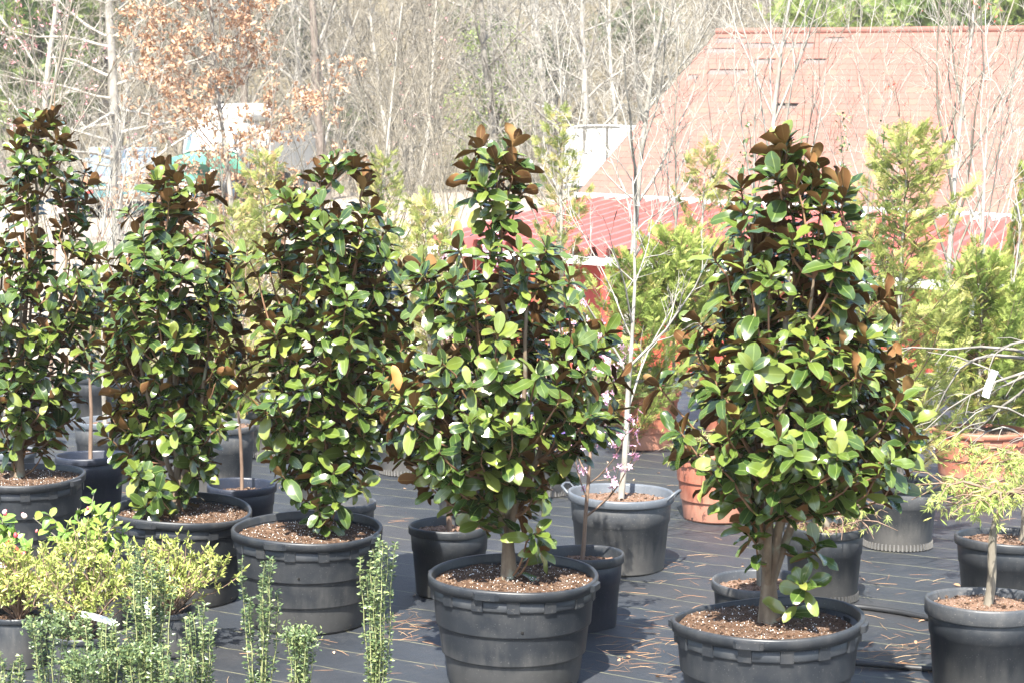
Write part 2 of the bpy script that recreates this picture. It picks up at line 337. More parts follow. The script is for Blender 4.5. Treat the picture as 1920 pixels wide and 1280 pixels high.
# ------------------------------------------------------------------ tree skeletons
def vrot(d, ang, az):                                        # tilt unit vector d by ang at azimuth az
    a = np.array([0, 0, 1.0]) if abs(d[2]) < .9 else np.array([1.0, 0, 0])
    u = np.cross(d, a); u /= np.linalg.norm(u); w = np.cross(d, u)
    return math.cos(ang) * d + math.sin(ang) * (math.cos(az) * u + math.sin(az) * w)
def grow(rg, start, d, L, r, lev, P, out, az0=None):
    p = P[lev]; n = p.get('n', 5); pts = [np.array(start, float)]; d = unit(d)
    for i in range(n):
        d = unit(d + rg.normal(0, p.get('wig', .12), 3) + np.array([0, 0, p.get('up', .05)])); pts.append(pts[-1] + d * L / n)
    tip = p.get('tip', .3); rad = [r * (1 - (1 - tip) * i / n) for i in range(n + 1)]; out[lev].append((np.array(pts), np.array(rad)))
    if lev + 1 >= len(P): return
    q = P[lev + 1]; k = p['kids']; k = int(k * rg.uniform(.8, 1.2) + .5); az = rg.uniform(0, 6.28)
    for c in range(k):
        t = p.get('t0', .3) + (1 - p.get('t0', .3)) * (c + rg.random()) / max(k, 1); t = min(t, .98); az += 2.4 + rg.normal(0, .4)
        i = min(int(t * n), n - 1); f = t * n - i; pos = pts[i] * (1 - f) + pts[i + 1] * f; dd = unit(pts[i + 1] - pts[i])
        nd_ = vrot(dd, q.get('ang', .8) * rg.uniform(.75, 1.25), az)
        ln = L * q.get('len', .5) * (1 - q.get('fall', .55) * t) * rg.uniform(.7, 1.25); rr = rad[i] * q.get('rr', .5) * rg.uniform(.8, 1.1)
        grow(rg, pos, nd_, ln, max(rr, q.get('rmin', .002)), lev + 1, P, out)
def skel(seed, d, L, r, P, start=(0, 0, 0)):
    out = [[] for _ in P]; grow(np.random.default_rng(seed), start, d, L, r, 0, P, out); return out
def tree_parts(root, out, m0, m1, sides=(7, 4, 3, 3)):
    b = MB(); b.tubes(out[0], sides[0]); b.build('trunk', m0, root)
    b = MB()
    for i in range(1, len(out)): b.tubes(out[i], sides[min(i, 3)])
    return b.build('branches', m1, root)
def tips(out, lev=-1): return np.array([p[-1] for p, r in out[lev]]), np.array([unit(p[-1] - p[-2]) for p, r in out[lev]])

# ------------------------------------------------------------------ leaf templates
def leaf_tp(ts, ws, cup=.25, curl=.15, wave=0.0, thick=.008, two=True, twist=0):
    n = len(ts); V = []; ac = []
    for t, w in zip(ts, ws):
        zc = -curl * t * t; a = twist * t
        for s_, k in ((-1, 1.0), (0, 0.0), (1, 1.0)):
            y = s_ * w; z = zc + cup * abs(y) + wave * w * math.sin(9 * t + s_ * 1.3)
            V.append([t - .15 * curl * t * t, y * math.cos(a) - (z - zc) * math.sin(a), zc + (z - zc) * math.cos(a) + y * math.sin(a)]); ac.append(k)
    V = np.array(V); F = []
    for i in range(n - 1):
        for j in range(2):
            a = i * 3 + j; q = (a, a + 3, a + 4, a + 1)
            F += [[q[0], q[1], q[2]], [q[0], q[2], q[3]]] if j == 0 else [[q[0], q[1], q[3]], [q[1], q[2], q[3]]]
    F = np.array(F); b = MB()
    b.add(V, F, 0, 0.0, np.array(ac))
    if two: b.add(V - np.array([0, 0, thick]), F[:, ::-1], 1, 0.0, np.array(ac))
    return b.freeze()
MT = [-.10, .02, .18, .42, .66, .86, .96, 1.0]; MW = [.012, .032, .150, .245, .275, .215, .115, .012]
MAG = [leaf_tp(MT, [q * f for q in MW], c, k, w, .009, True, tw) for c, k, w, tw, f in ((.30, .10, .10, .1, .9), (.12, .28, .2, -.2, .8), (.50, -.06, .06, .25, 1.0), (-.05, .42, .25, 0, .85), (.25, .20, .16, -.35, 1.05), (.4, .34, .2, .3, .75), (.7, .1, .3, .5, .9), (.35, .6, .15, -.1, .95))]
LANCE = leaf_tp([0, .25, .6, 1], [.02, .12, .12, .005], .3, .2, 0, .01, False)
OVAL = leaf_tp([0, .2, .55, .85, 1], [.02, .20, .26, .15, .005], .3, .25, .05, .01, False)
SMALL = leaf_tp([0, .45, 1], [.04, .24, .03], .3, .1, 0, .01, False)
def mk_flower():
    b = MB()
    for k in range(5):
        a = k * 2 * math.pi / 5; c, s_ = math.cos(a), math.sin(a); Rz = np.array([[c, -s_, 0], [s_, c, 0], [0, 0, 1]])
        V = np.array([[.05, 0, 0], [.5, -.28, .12], [.5, .28, .12], [.95, -.20, .25], [.95, .20, .25], [1.1, 0, .26], [.55, 0, .06]])
        b.add(V @ Rz.T, [[0, 1, 6], [0, 6, 2], [1, 3, 6], [3, 5, 6], [5, 4, 6], [4, 2, 6]], 0, .3 + .1 * k)
    b.lathe([(0.0, .0), (.13, .05), (.10, .25), (0.0, .3)], 5, 1, tint=.2); return b.freeze()
FLOWER = mk_flower()
def mk_spray(seed, n=12):                                     # flat feathery conifer spray
    rg = np.random.default_rng(seed); b = MB(); V = []; F = []
    def sliver(p, q, w):
        p = np.array(p); q = np.array(q); d = unit(q - p); s_ = np.array([-d[1], d[0], 0]) * w; i = len(V); m_ = p * .55 + q * .45
        V.extend([p, m_ + s_ + [0, 0, .01], q, m_ - s_ + [0, 0, -.008]]); F.append([i, i + 3, i + 2, i + 1])
    sliver([0, 0, 0], [1, 0, -.10], .016)
    for i in range(n):
        t = .08 + .88 * i / n
        for s_ in (-1, 1):
            L = (.42 * (1 - t) + .10) * rg.uniform(.75, 1.15); a = rg.uniform(.6, .95); p = np.array([t, 0, -.10 * t]); q = p + np.array([L * math.cos(a), s_ * L * math.sin(a), -.14 * L + rg.normal(0, .02)])
            sliver(p, q, .011 + .016 * L)
            if L > .22:
                for f in (.3, .5, .7):
                    p2 = p * (1 - f) + q * f; a2 = a + rg.choice((-.7, .6)); l2 = L * .4
                    sliver(p2, p2 + np.array([l2 * math.cos(a2), s_ * l2 * math.sin(a2), -.05 * l2]), .013)
    b.add(np.array(V), F, 0, 0.0); return b.freeze()
SPRAY = [mk_spray(i) for i in range(4)]

# ------------------------------------------------------------------ pots
def warp_fn(seed, el=.0, sq=.0, tilt=.0, H=.5):
    rg = random.Random(seed); p1, p2, p3 = [rg.uniform(0, 6.28) for _ in range(3)]
    def f(Rr, Z, A):
        k = (Z / H) ** 2
        return Rr * (1 + k * (el * np.cos(2 * A + p1) + sq * np.cos(4 * A + p2) + el * .4 * np.cos(3 * A + p3))), Z + k * (tilt * np.cos(A + p2) + tilt * .5 * np.cos(2 * A + p3))
    return f
def soil_part(root, Rs, z, mat, rg, chips=0, perl=0, mound=.015, warp=None):
    b = MB(); nr, sg = 9, 40; prof = [(Rs * i / (nr - 1) if i else .002, z + mound * (1 - (i / (nr - 1)) ** 2) + rg.normal(0, .0035)) for i in range(nr)]
    def w2(Rr, Z, A):
        Z = Z + rg.normal(0, .0045, Z.shape)
        if warp: 
            R2, Z2 = warp(Rr, Z, A); return R2, Z
        return Rr, Z
    b.lathe(prof, sg, 0, w2); V = b.V[0]; b.build('soil', mat, root)
    b = MB()
    def scatter(n, sizes, mi):
        if not n: return
        r = Rs * .96 * np.sqrt(rg.random(n)); a = rg.random(n) * 6.283; pos = np.stack([r * np.cos(a), r * np.sin(a), z + mound * (1 - (r / Rs) ** 2) + .004 + rg.random(n) * .006], -1)
        d = unit(np.stack([rg.normal(size=n), rg.normal(size=n), rg.normal(0, .25, n)], -1)); nn = unit(np.array([0, 0, 1.0]) + rg.normal(0, .35, (n, 3)))
        tp = MB(); tp.box((0, 0, 0), sizes, mi, taper=.7); b.place(tp.freeze(), pos, frames(d, nn), rg.uniform(.5, 1.5, n), rg.random(n))
    scatter(chips, (.013, .005, .0035), 0); scatter(perl, (.0032, .003, .0028), 1)
    if b.n: b.build('bark_chips', [M['chip'], M['perlite']], root, False, 'stuff')

def big_tub(name, label, loc, D, H, mats, seed, soil='soil', group=None, rz=0, tilt=.012, hi=True):
    root = thing(name, label, 'planter', (loc[0], loc[1], FZ), rz, group); Rm = D / 2; rg = np.random.default_rng(seed); w = warp_fn(seed, .012, .012, tilt, H); sg = 64
    prof = [(.01, .012), (Rm * .76, .012), (Rm * .775, 0), (Rm * .79, .012), (Rm * .835, .27 * H), (Rm * .838, .283 * H), (Rm * .866, .288 * H), (Rm * .869, .30 * H), (Rm * .905, .545 * H), (Rm * .907, .557 * H), (Rm * .932, .562 * H), (Rm * .934, .574 * H),
            (Rm * .955, .79 * H), (Rm * .957, .80 * H), (Rm * .975, .805 * H), (Rm * .976, .82 * H), (Rm * .978, .915 * H), (Rm * .955, .92 * H), (Rm * .90, .6 * H)]
    b = MB(); b.lathe(prof, sg, 0, w); b.build('shell', mats[0], root)
    b = MB(); b.lathe([(Rm * .952, .93 * H), (Rm * .98, .905 * H), (Rm * 1.016, .908 * H), (Rm * 1.022, .985 * H), (Rm * 1.012, 1.0 * H), (Rm * .978, 1.0 * H), (Rm * .972, .985 * H), (Rm * .935, .80 * H)], sg, 0, w); b.build('rim', mats[1], root)
    lug = MB(); lug.hexa([[-.033, -.010, -.028], [.033, -.010, -.028], [.028, .008, -.026], [-.028, .008, -.026], [-.033, -.010, .030], [.033, -.010, .030], [.028, .010, .030], [-.028, .010, .030]]); lm = lug.mesh('lug', M['red_lug'] if mats[0] is M['red'] else M['black_lug'], False)
    def ringpos(a, rr, z):
        R2, Z2 = w(np.array([[rr]]), np.array([[z]]), np.array([[a]])); r2, z2 = float(R2[0, 0]), float(Z2[0, 0]); return (r2 * math.cos(a), r2 * math.sin(a), z2)
    n = 14
    for i in range(n):
        a = i * 2 * math.pi / n + .1; o = link('lug', lm, root); o.location = ringpos(a, Rm * .968, .852 * H); o.rotation_euler = (0, 0, a - math.pi / 2)
    hb = MB()
    for k in range(9):
        t = (k - 4) / 4 * .16; dx = Rm * math.sin(t); dy = Rm * (math.cos(t) - 1); e = .016 if abs(k - 4) < 4 else .002
        hb.add([[dx, dy, -.020], [dx, dy + e, -.016], [dx, dy + e, .012], [dx, dy, .017]], [[0, 1, 2, 3]] if False else [[0, 1, 2], [0, 2, 3]])
    hb2 = MB(); Vh = np.concatenate(hb.V); Fh = []
    for k in range(8):
        for j in range(4): Fh.append([k * 4 + j, k * 4 + (j + 1) % 4, k * 4 + 4 + (j + 1) % 4, k * 4 + 4 + j])
    hb2.add(Vh, Fh); hb2.more([[3, 2, 1, 0], [32, 33, 34, 35]], 0, 36); hm = hb2.mesh('handle', M['red_lug'] if mats[0] is M['red'] else M['black_lug'], False)
    for k in range(4):
        a = -math.pi / 2 - .33 + k * math.pi / 2 - rz; o = link('handle', hm, root); o.location = ringpos(a, Rm * 1.018, .950 * H); o.rotation_euler = (0, 0, a - math.pi / 2)
    hm2 = MB(); hm2.lathe([(.0, .0035), (.007, .003), (.008, 0)], 8); hmesh = hm2.mesh('drain_hole', M['hole'])  # raised disc, no opening: the hole's shade is put into its near-black colour
    for k in range(7):
        a = k * .9 + .2; z = (.05 if k % 2 == 0 else .62) * H; rr = Rm * (.802 if k % 2 == 0 else .940); o = link('drain_hole', hmesh, root); o.location = ringpos(a, rr, z); o.rotation_euler = (0, math.pi / 2, a); o.scale = (1, 1, 1)
    soil_part(root, Rm * .955, H * .915, M[soil], rg, 700 if hi else 120, 300 if (hi and soil == 'soil') else 0, .022, w)
    return root

def nursery_pot(name, label, loc, D, H, mats, seed, soil='bark_mulch', depth=.07, group=None, ribs=False, lip=.05, handles=0, hi=True, rz=0, cat='plant pot', step=True):
    root = thing(name, label, cat, (loc[0], loc[1], FZ), rz, group); Rm = D / 2; rg = np.random.default_rng(seed); w = warp_fn(seed, .008, 0, .006, H); sg = 48
    rb = Rm * .82
    prof = [(.01, .010), (rb * .96, .010), (rb * .98, 0), (rb, .008)]
    if step: prof += [(rb + (Rm * .95 - rb) * .62, .62 * H), (rb + (Rm * .95 - rb) * .63 + .005, .63 * H)]
    prof += [(Rm * .945, H - lip), (Rm * .93, H - lip + .004), (Rm * .845, .40 * H)]
    b = MB(); b.lathe(prof, sg, 0, w); b.build('shell', mats[0], root)
    b = MB(); b.lathe([(Rm * .93, H - lip + .002), (Rm * .985, H - lip), (Rm * 1.0, H - lip + .006), (Rm * 1.0, H - .010), (Rm * .985, H), (Rm * .955, H), (Rm * .935, H - .012), (Rm * .86, H * .5)], sg, 0, w); b.build('rim', mats[1], root)
    if ribs:
        b = MB(); n = 54
        for i in range(n):
            a = i * 6.2832 / n; c, s_ = math.cos(a), math.sin(a); b.box((c * (rb + .004), s_ * (rb + .004), .024), (.016, .012, .04), 0, [[c, -s_, 0], [s_, c, 0], [0, 0, 1]], taper=.8)
        b.build('base_ribs', mats[0], root, False)
    if handles:
        for k in range(2):
            a = handles + k * math.pi; b = MB(); c, s_ = math.cos(a), math.sin(a); q = np.array([[c, -s_, 0], [s_, c, 0], [0, 0, 1]])
            pts = [(Rm * .985, -.07, H - .02), (Rm + .035, -.065, H + .022), (Rm + .045, 0, H + .03), (Rm + .035, .065, H + .022), (Rm * .985, .07, H - .02)]
            b.tubes([(np.array(pts) @ q.T, np.full(5, .009))], 6); b.build('handle', mats[1], root)
    soil_part(root, Rm * .905, H - depth, M[soil], rg, 260 if hi else 60, 0, .012, w)
    return root

# ------------------------------------------------------------------ magnolias
def magnolia(label, base, outline, seed, ntips, stems, soil_z, trunk_r, low=None, dead=None):
    rg = np.random.default_rng(seed); root = thing('magnolia_tree', label, 'tree', (base.x, base.y, soil_z), 0, 'magnolias planted in the row of big tubs')
    Y0 = base.y
    # outline in the plane of the trunk -> heights and half widths
    O = []
    for py, xl, xr in outline:
        xm, xh = (xl + xr) / 2, (xr - xl) / 2 * 1.07; a = at(xm - xh, py, Y0); c = at(xm + xh, py, Y0); O.append((a.z - soil_z, a.x - base.x, c.x - base.x))
    O = np.array(sorted(O)); hz = O[:, 0]
    def ext(z): return np.interp(z, hz, O[:, 1]), np.interp(z, hz, O[:, 2])
    ztop = hz[-1]; ctop = .5 * (O[-1, 1] + O[-1, 2])
    def cen(z): l, r = ext(z); return .5 * (l + r)
    # stems
    main = []; n = 14
    for i in range(n + 1):
        t = i / n; z = t * (ztop - .10); cx = cen(max(z, hz[0])) if z > hz[0] else 0
        k = sst(0.05, .75, t); main.append([float(k) * cx * .75 + .012 * math.sin(5 * t + seed), .02 * math.sin(4 * t + seed * 2), z])
    main[-1][0] = ctop; main = np.array(main); mrad = np.interp(np.linspace(0, 1, n + 1), [0, .04, .10, .18, 1], [trunk_r * 1.3, trunk_r, trunk_r * .8, trunk_r * .52, .005])
    b = MB(); b.tubes([(main, mrad)], 9); b.build('trunk', M['mag_bark'], root)
    stemset = [main]
    for k in range(stems):
        az = k * 6.283 / stems + rg.uniform(-.4, .4); t0 = rg.uniform(.04, .20); s0 = main[max(1, int(t0 * n))] ; zt = ztop * rg.uniform(.45, .78); l, r = ext(zt); hw = .5 * (r - l)
        end = np.array([cen(zt) + math.cos(az) * hw * .55, math.sin(az) * hw * .55, zt]); mid = s0 * .55 + end * .45 + np.array([math.cos(az), math.sin(az), -.2]) * .09
        T = np.linspace(0, 1, 9)[:, None]; P = (1 - T) ** 2 * s0 + 2 * T * (1 - T) * mid + T ** 2 * end + rg.normal(0, .008, (9, 3)) * np.sin(T * 3.14)
        b = MB(); b.tubes([(P, np.linspace(trunk_r * .56, .006, 9))], 7); b.build('limb', M['mag_bark'], root); stemset.append(P)
    SP = np.concatenate(stemset)
    # shoot tips spread through the crown, denser on its surface
    cand = []; voids = [np.array([rg.uniform(-.45, .45), rg.uniform(-.5, .2), rg.uniform(hz[0], ztop * .85)]) for _ in range(9)]
    zz = np.linspace(hz[0], ztop, 60); wgt = np.array([max((ext(z)[1] - ext(z)[0]) / 2, .05) ** 1.1 for z in zz]); cdf = np.cumsum(wgt) / wgt.sum()
    tries = 0; mind = .095
    while len(cand) < ntips and tries < 12000:
        tries += 1; z = float(np.interp(rg.random(), cdf, zz)); l, r = ext(z); hw = (r - l) / 2; az = rg.uniform(0, 6.283); rr = rg.random() ** .40 * .99
        cx = .5 * (l + r); p = np.array([cx + math.cos(az) * hw * rr, math.sin(az) * min(hw, .62) * rr, z - .06])
        p[0] += (-.02 if p[0] > cx else .02) * min(1, hw * 2)
        if any(np.sum((p - q) ** 2) < .11 ** 2 for q in voids): continue
        if all(np.sum((p - q) ** 2) > mind ** 2 for q in cand): cand.append(p)
        if tries % 1500 == 0: mind *= .85
    cand = np.array(cand); cand = np.vstack([cand, [[ctop, 0, ztop - .10]]])
    if low is not None: cand = np.vstack([cand, low])
    tw = MB(); lp, ld, ln_, ls = [], [], [], []
    tl = []
    for i, p in enumerate(cand):
        hd = np.hypot(p[0] - cen(p[2]), p[1]); want = p[2] - .10 - .55 * hd
        dd = np.sum((SP - np.array([p[0], p[1], max(want, .05)])) ** 2 * np.array([1, 1, .6]), 1); s0 = SP[np.argmin(dd)]
        out = unit(np.array([p[0] - cen(p[2]), p[1], 0]) + 1e-4); l_, r_ = ext(p[2]); rel = min(1, hd / max((r_ - l_) / 2, .05)); hfrac = p[2] / ztop
        axis = unit(out * (.25 + .65 * rel * (1.1 - hfrac)) + np.array([0, 0, .85]) + rg.normal(0, .20, 3))
        mid = .5 * (s0 + p) + out * .03 - np.array([0, 0, .04 + .05 * rel]); T = np.linspace(0, 1, 6)[:, None]
        P = (1 - T) ** 2 * s0 + 2 * T * (1 - T) * mid + T ** 2 * p; P[-1] = P[-2] + axis * max(np.linalg.norm(P[-1] - P[-2]), .03)
        tl.append((P, np.linspace(.0065, .0038, 6)))
        tip = P[-1]; k = rg.integers(6, 11); a0 = rg.uniform(0, 6.28)
        u = unit(np.cross(axis, [0.3, .9, .2])); v_ = np.cross(axis, u)
        for j in range(k):
            a = a0 + j * 2.4; rad = math.cos(a) * u + math.sin(a) * v_; th = R(18 + 72 * (j + rg.random()) / k * 1.1) * (.68 if hfrac > .86 else 1)
            d = math.cos(th) * axis + math.sin(th) * rad; nn = math.sin(th) * axis - math.cos(th) * rad
            d = unit(d + np.array([0, 0, -.10])); nn = unit(nn + (np.array([0, -.15, .30]) if rg.random() < (.62 if hfrac < .84 else .34) else np.array([0, .3, -.1])) + rg.normal(0, .25, 3))
            lp.append(tip - axis * (.006 * j)); ld.append(d); ln_.append(nn); ls.append(rg.uniform(.082, .150) * (.72 + .28 * (j + 1) / k))
        for j in range(rg.integers(3, 7)):
            t = rg.uniform(.45, .95); q = P[int(t * 5)]; a = rg.uniform(0, 6.28); rad = math.cos(a) * u + math.sin(a) * v_
            d = unit(rad + axis * rg.uniform(.0, .6) + out * .4 + np.array([0, 0, -.15])); nn = unit(np.array([0, -.25, 1.0]) + rg.normal(0, .38, 3))
            lp.append(q); ld.append(d); ln_.append(nn); ls.append(rg.uniform(.070, .148))
    tw.tubes(tl, 5); tw.build('twigs', M['mag_twig'], root)
    lp = np.array(lp); ld = np.array(ld); ln_ = np.array(ln_); ls = np.array(ls); Rm = frames(ld, ln_); N = len(lp)
    hw = np.array([(ext(z)[1] - ext(z)[0]) / 2 for z in lp[:, 2]]); score = -lp[:, 1] / (np.minimum(hw, .62) + .06) + rg.normal(0, .12, N)
    order = np.argsort(-score); front = order[:298]; rest = order[298:]; var = rg.integers(0, len(MAG), N)
    for i in front:
        o = link('leaf', MAGMESH[var[i]], root); A = np.eye(4); A[:3, :3] = Rm[i] * ls[i]; A[:3, 3] = lp[i]; o.matrix_basis = Matrix(A.tolist())
    b = MB()
    for q in range(len(MAG)):
        s_ = rest[var[rest] == q]; b.place(MAG[q], lp[s_], Rm[s_], ls[s_])
    b.build('foliage', [M['mag_top'], M['mag_under']], root, True, 'stuff')
    if dead is not None:
        for (x, z, y, s_, dv) in dead:
            o = link('leaf', DEADMESH, root, label='dead orange-tan leaf'); A = np.eye(4); A[:3, :3] = frames(np.array([dv]), np.array([[.2, -1, .3]]))[0] * s_; A[:3, 3] = (x, y, z); o.matrix_basis = Matrix(A.tolist())
    return N
def tpmesh(tp, name, mats):
    b = MB(); b.place(tp, np.zeros((1, 3)), np.eye(3)[None], 1.0, 0.0); return b.mesh(name, mats)
MAGMESH = [tpmesh(t, 'leaf', [M['mag_top'], M['mag_under']]) for t in MAG]
DEADMESH = tpmesh(MAG[5], 'leaf', [M['dead_leaf'], M['dead_leaf']])

TUB_D, TUB_H = .80, .52
TUBS = [gnd(42, 1042), gnd(343, 1124), gnd(578, 1168), gnd(963, 1276), gnd(1436, 1380)]
tub_lab = ['large black tub holding the tall magnolia behind the camellia', 'large black tub behind the yellow-green azaleas, dark wet soil patch under low leaves',
           'large black ridged tub directly behind the sky pencil hollies', 'large black tub with dusty grey sides and drip stains, flanked by two small black pots', 'large black tub with speckled white perlite soil beside the black hose']
for i, (p, l) in enumerate(zip(TUBS, tub_lab)):
    big_tub('planter_tub', l, p, TUB_D, TUB_H, (M['black'], M['black']), 11 + i, 'soil', 'large black tubs with magnolias', rz=[0, .3, 0, .12, -.25][i], tilt=[.012, .02, .012, .01, .022][i])
SZ = FZ + TUB_H * .915 + .015
OUT = [
 [(200, 45, 95), (230, 12, 120), (270, -5, 150), (330, 5, 162), (400, 18, 162), (450, -25, 172), (500, -55, 195), (560, -70, 190), (650, -75, 185), (720, -50, 165), (780, -10, 130), (820, 20, 90)],
 [(292, 295, 350), (330, 272, 398), (380, 258, 412), (430, 215, 432), (470, 182, 442), (520, 190, 450), (600, 200, 458), (700, 200, 452), (760, 190, 456), (820, 215, 420), (870, 255, 380), (900, 270, 350)],
 [(272, 630, 692), (320, 570, 692), (350, 490, 722), (400, 480, 746), (450, 462, 752), (520, 450, 762), (600, 470, 802), (680, 432, 800), (740, 480, 765), (800, 482, 745), (850, 505, 760), (875, 540, 710)],
 [(228, 925, 982), (262, 862, 990), (330, 872, 986), (385, 885, 962), (420, 872, 1000), (455, 790, 1075), (500, 780, 1090), (560, 790, 1080), (590, 790, 1150), (640, 772, 1155), (700, 702, 1150), (760, 712, 1150), (820, 740, 1100), (860, 780, 1050), (885, 810, 1000)],
 [(230, 1445, 1500), (262, 1438, 1558), (330, 1368, 1570), (380, 1365, 1600), (430, 1350, 1640), (480, 1350, 1656), (540, 1340, 1650), (590, 1300, 1652), (640, 1280, 1690), (700, 1222, 1722), (760, 1240, 1742), (820, 1260, 1740), (850, 1330, 1722), (880, 1370, 1690)]]
mag_lab = ['tall narrow magnolia with small lower gaps, in the tub behind the camellia', 'dense magnolia with a low bright rosette of leaves resting on its tub soil', 'bushy magnolia with flat shouldered crown and short thick mossy trunk',
           'magnolia with narrow spire of brown-backed leaves and one dead orange leaf', 'largest magnolia, wide conical crown on several stems beside the hoses']
bx = [38, 328, 600, 952, 1448]; dyb = [0, .03, 0, .02, 0]
lows = [None, np.array([[-.12, -.30, .10], [-.05, -.34, .22], [-.16, -.26, .30]]), np.array([[.02, -.2, .18], [.12, -.22, .22]]), np.array([[-.17, -.2, .42], [-.16, -.1, .30], [.10, -.2, .30], [.12, -.1, .2]]), np.array([[.16, -.16, .22], [.20, -.12, .36], [-.1, -.2, .45]])]
deads = [None, None, None, [(-.50, .93, -.22, .125, (-.2, -.2, 1)), (-.24, 1.60, -.10, .12, (.1, 0, 1))], None]
for i in range(5):
    b0 = Vector((at(bx[i], 1000, TUBS[i].y).x, TUBS[i].y + dyb[i], 0))
    magnolia(mag_lab[i], b0, OUT[i], 31 + i, [135, 150, 190, 170, 205][i], [4, 4, 5, 5, 6][i], SZ, [.038, .028, .042, .034, .040][i], lows[i], deads[i])

# ------------------------------------------------------------------ smaller pots among the tubs
def pot_from(px, py_front, w_px, hd, **kw):                  # foot of the pot's front edge and the width of its rim
    g = gnd(px, py_front); s = FPX / math.hypot(g.y, CAM_H) ; D = w_px / s; D *= (g.y + D / 2) / g.y
    return Vector((g.x * (g.y + D * .41) / g.y, g.y + D * .41, 0)), D, D * hd
POTS = {}
def addpot(key, label, px, py, w, hd, mats, seed, **kw):
    p, D, H = pot_from(px, py, w, hd); nursery_pot('plant_pot', label, p, D, H, mats, seed, **kw); POTS[key] = (p, D, H)
B, G, NV, RG, RD = M['black'], M['greyp'], M['navy'], M['rimgrey'], M['red']
addpot('p1', 'small navy-black pot between the two tubs behind the camellia', 172, 968, 130, .80, (NV, NV), 101, depth=.12)
addpot('p2', 'small navy-black pot tucked against the tub behind the azaleas', 455, 1022, 128, .80, (NV, NV), 102, depth=.07)
addpot('p3', 'small grey-rimmed pot just behind the ridged tub', 640, 1056, 130, .80, (B, G), 103, depth=.09)
addpot('p4', 'small black pot with reddish sapling stem and white foot', 843, 1128, 150, .86, (B, B), 104, depth=.055)
addpot('p5', 'small black pot holding the pink flowering peach sapling', 1090, 1192, 156, .88, (NV, B), 105, depth=.07)
addpot('p6', 'small pot mostly hidden behind the tub by the hose', 1422, 1232, 176, .70, (B, G), 106, depth=.05)
addpot('p7', 'grey pot with pale blue-grey rim, side handles and bark mulch', 1163, 1084, 196, .72, (G, RG), 107, depth=.06, handles=2.75)
addpot('p8', 'black pot with ribbed foot right behind the widest magnolia', 1543, 1138, 150, .92, (B, B), 108, depth=.035, ribs=True)
addpot('p9', 'ribbed-foot black pot striped by conifer shadow', 1682, 1038, 150, .82, (G, B), 109, depth=.06, ribs=True)
addpot('p10', 'black pot with mulch and wide lip behind the rounded-rim pot', 1885, 1160, 190, .70, (B, B), 110, depth=.05)
addpot('p11', 'black pot with thick rolled rim holding the threadleaf maple', 1842, 1326, 216, .80, (B, G), 111, depth=.045, lip=.075)
addpot('p12', 'big weathered grey pot behind the dense magnolia', 415, 938, 132, 1.0, (G, G), 112, depth=.03)
addpot('p13', 'grey pot with pale interior holding a white-stemmed sapling', 200, 908, 118, .95, (G, RG), 113, depth=.06)
addpot('p14', 'grey pot with mulch behind the tall narrow magnolia', 42, 848, 104, .95, (G, RG), 114, depth=.04)
addpot('p15', 'black pot under the small bright conifer', 188, 800, 98, .9, (B, B), 115, depth=.03, hi=False)
addpot('p15b', 'black pot under the short pale conifer', 245, 806, 96, .9, (B, B), 125, depth=.03, hi=False)
addpot('p16', 'grey pot with ribbed foot between two magnolias', 500, 862, 90, .95, (G, G), 116, depth=.03, ribs=True, hi=False)
addpot('p17', 'grey ribbed-foot pot behind the drooping brown-backed leaves', 765, 896, 126, .85, (G, G), 117, depth=.03, ribs=True, hi=False)
addpot('p18', 'large grey pot with white handwriting and colourful label', 1012, 936, 134, .92, (G, G), 118, depth=.04, ribs=True)
addpot('p19', 'grey pot with dusty side behind the small reddish sapling pot', 872, 984, 112, .85, (G, G), 119, depth=.03)
addpot('p20', 'grey pot standing behind the thick mossy trunk', 612, 966, 112, .95, (G, G), 120, depth=.03)
addpot('p21', 'pale-rimmed pot right behind the tall magnolia tub', 18, 932, 100, .8, (G, RG), 121, depth=.04)
addpot('p22', 'dark pot behind the red tub of the bushy conifer', 1205, 790, 100, .9, (B, B), 122, depth=.03, hi=False)
# writing and label on the big grey pot
p, D, H = POTS['p18']
cu = bpy.data.curves.new('handwriting', 'FONT'); cu.body = 'white'; cu.size = .085; cu.shear = .25; cu.extrude = .0006
for q in POTS['p18']: pass
def on_pot(key, name, px, py, builder):
    p, D, H = POTS[key]; P = at(px, py, p.y - D * .43); return P
r18 = [o for o in COL.objects if o.name.startswith('plant_pot') and (o.location - Vector((p.x, p.y, FZ))).length < .01][0]
cu.materials.append(M['tagwhite']); tmp = bpy.data.objects.new('tmp', cu); wme = bpy.data.meshes.new_from_object(tmp); bpy.data.objects.remove(tmp); wo = link('handwriting', wme, r18); th = -math.pi / 2 + .42; rr = D * .455
wo.location = (rr * math.cos(th) - .05, rr * math.sin(th) - .015, H * .66); wo.rotation_euler = (math.pi / 2 - .06, .10, th + math.pi / 2)
for k, (mm, w_) in enumerate((('tagwhite', .03), ('blue', .016), ('purple', .014), ('yellow', .03))):
    b = MB(); b.box((0, 0, 0), (.11, .004, w_)); o = b.build('label_band', M[mm], r18, False); o.location = (rr * 1.09 * math.cos(th + .12), rr * 1.09 * math.sin(th + .12), H - .05 + [0, .024, .040, .064][k]); o.rotation_euler = (-.06, 0, th + math.pi / 2 + .1)

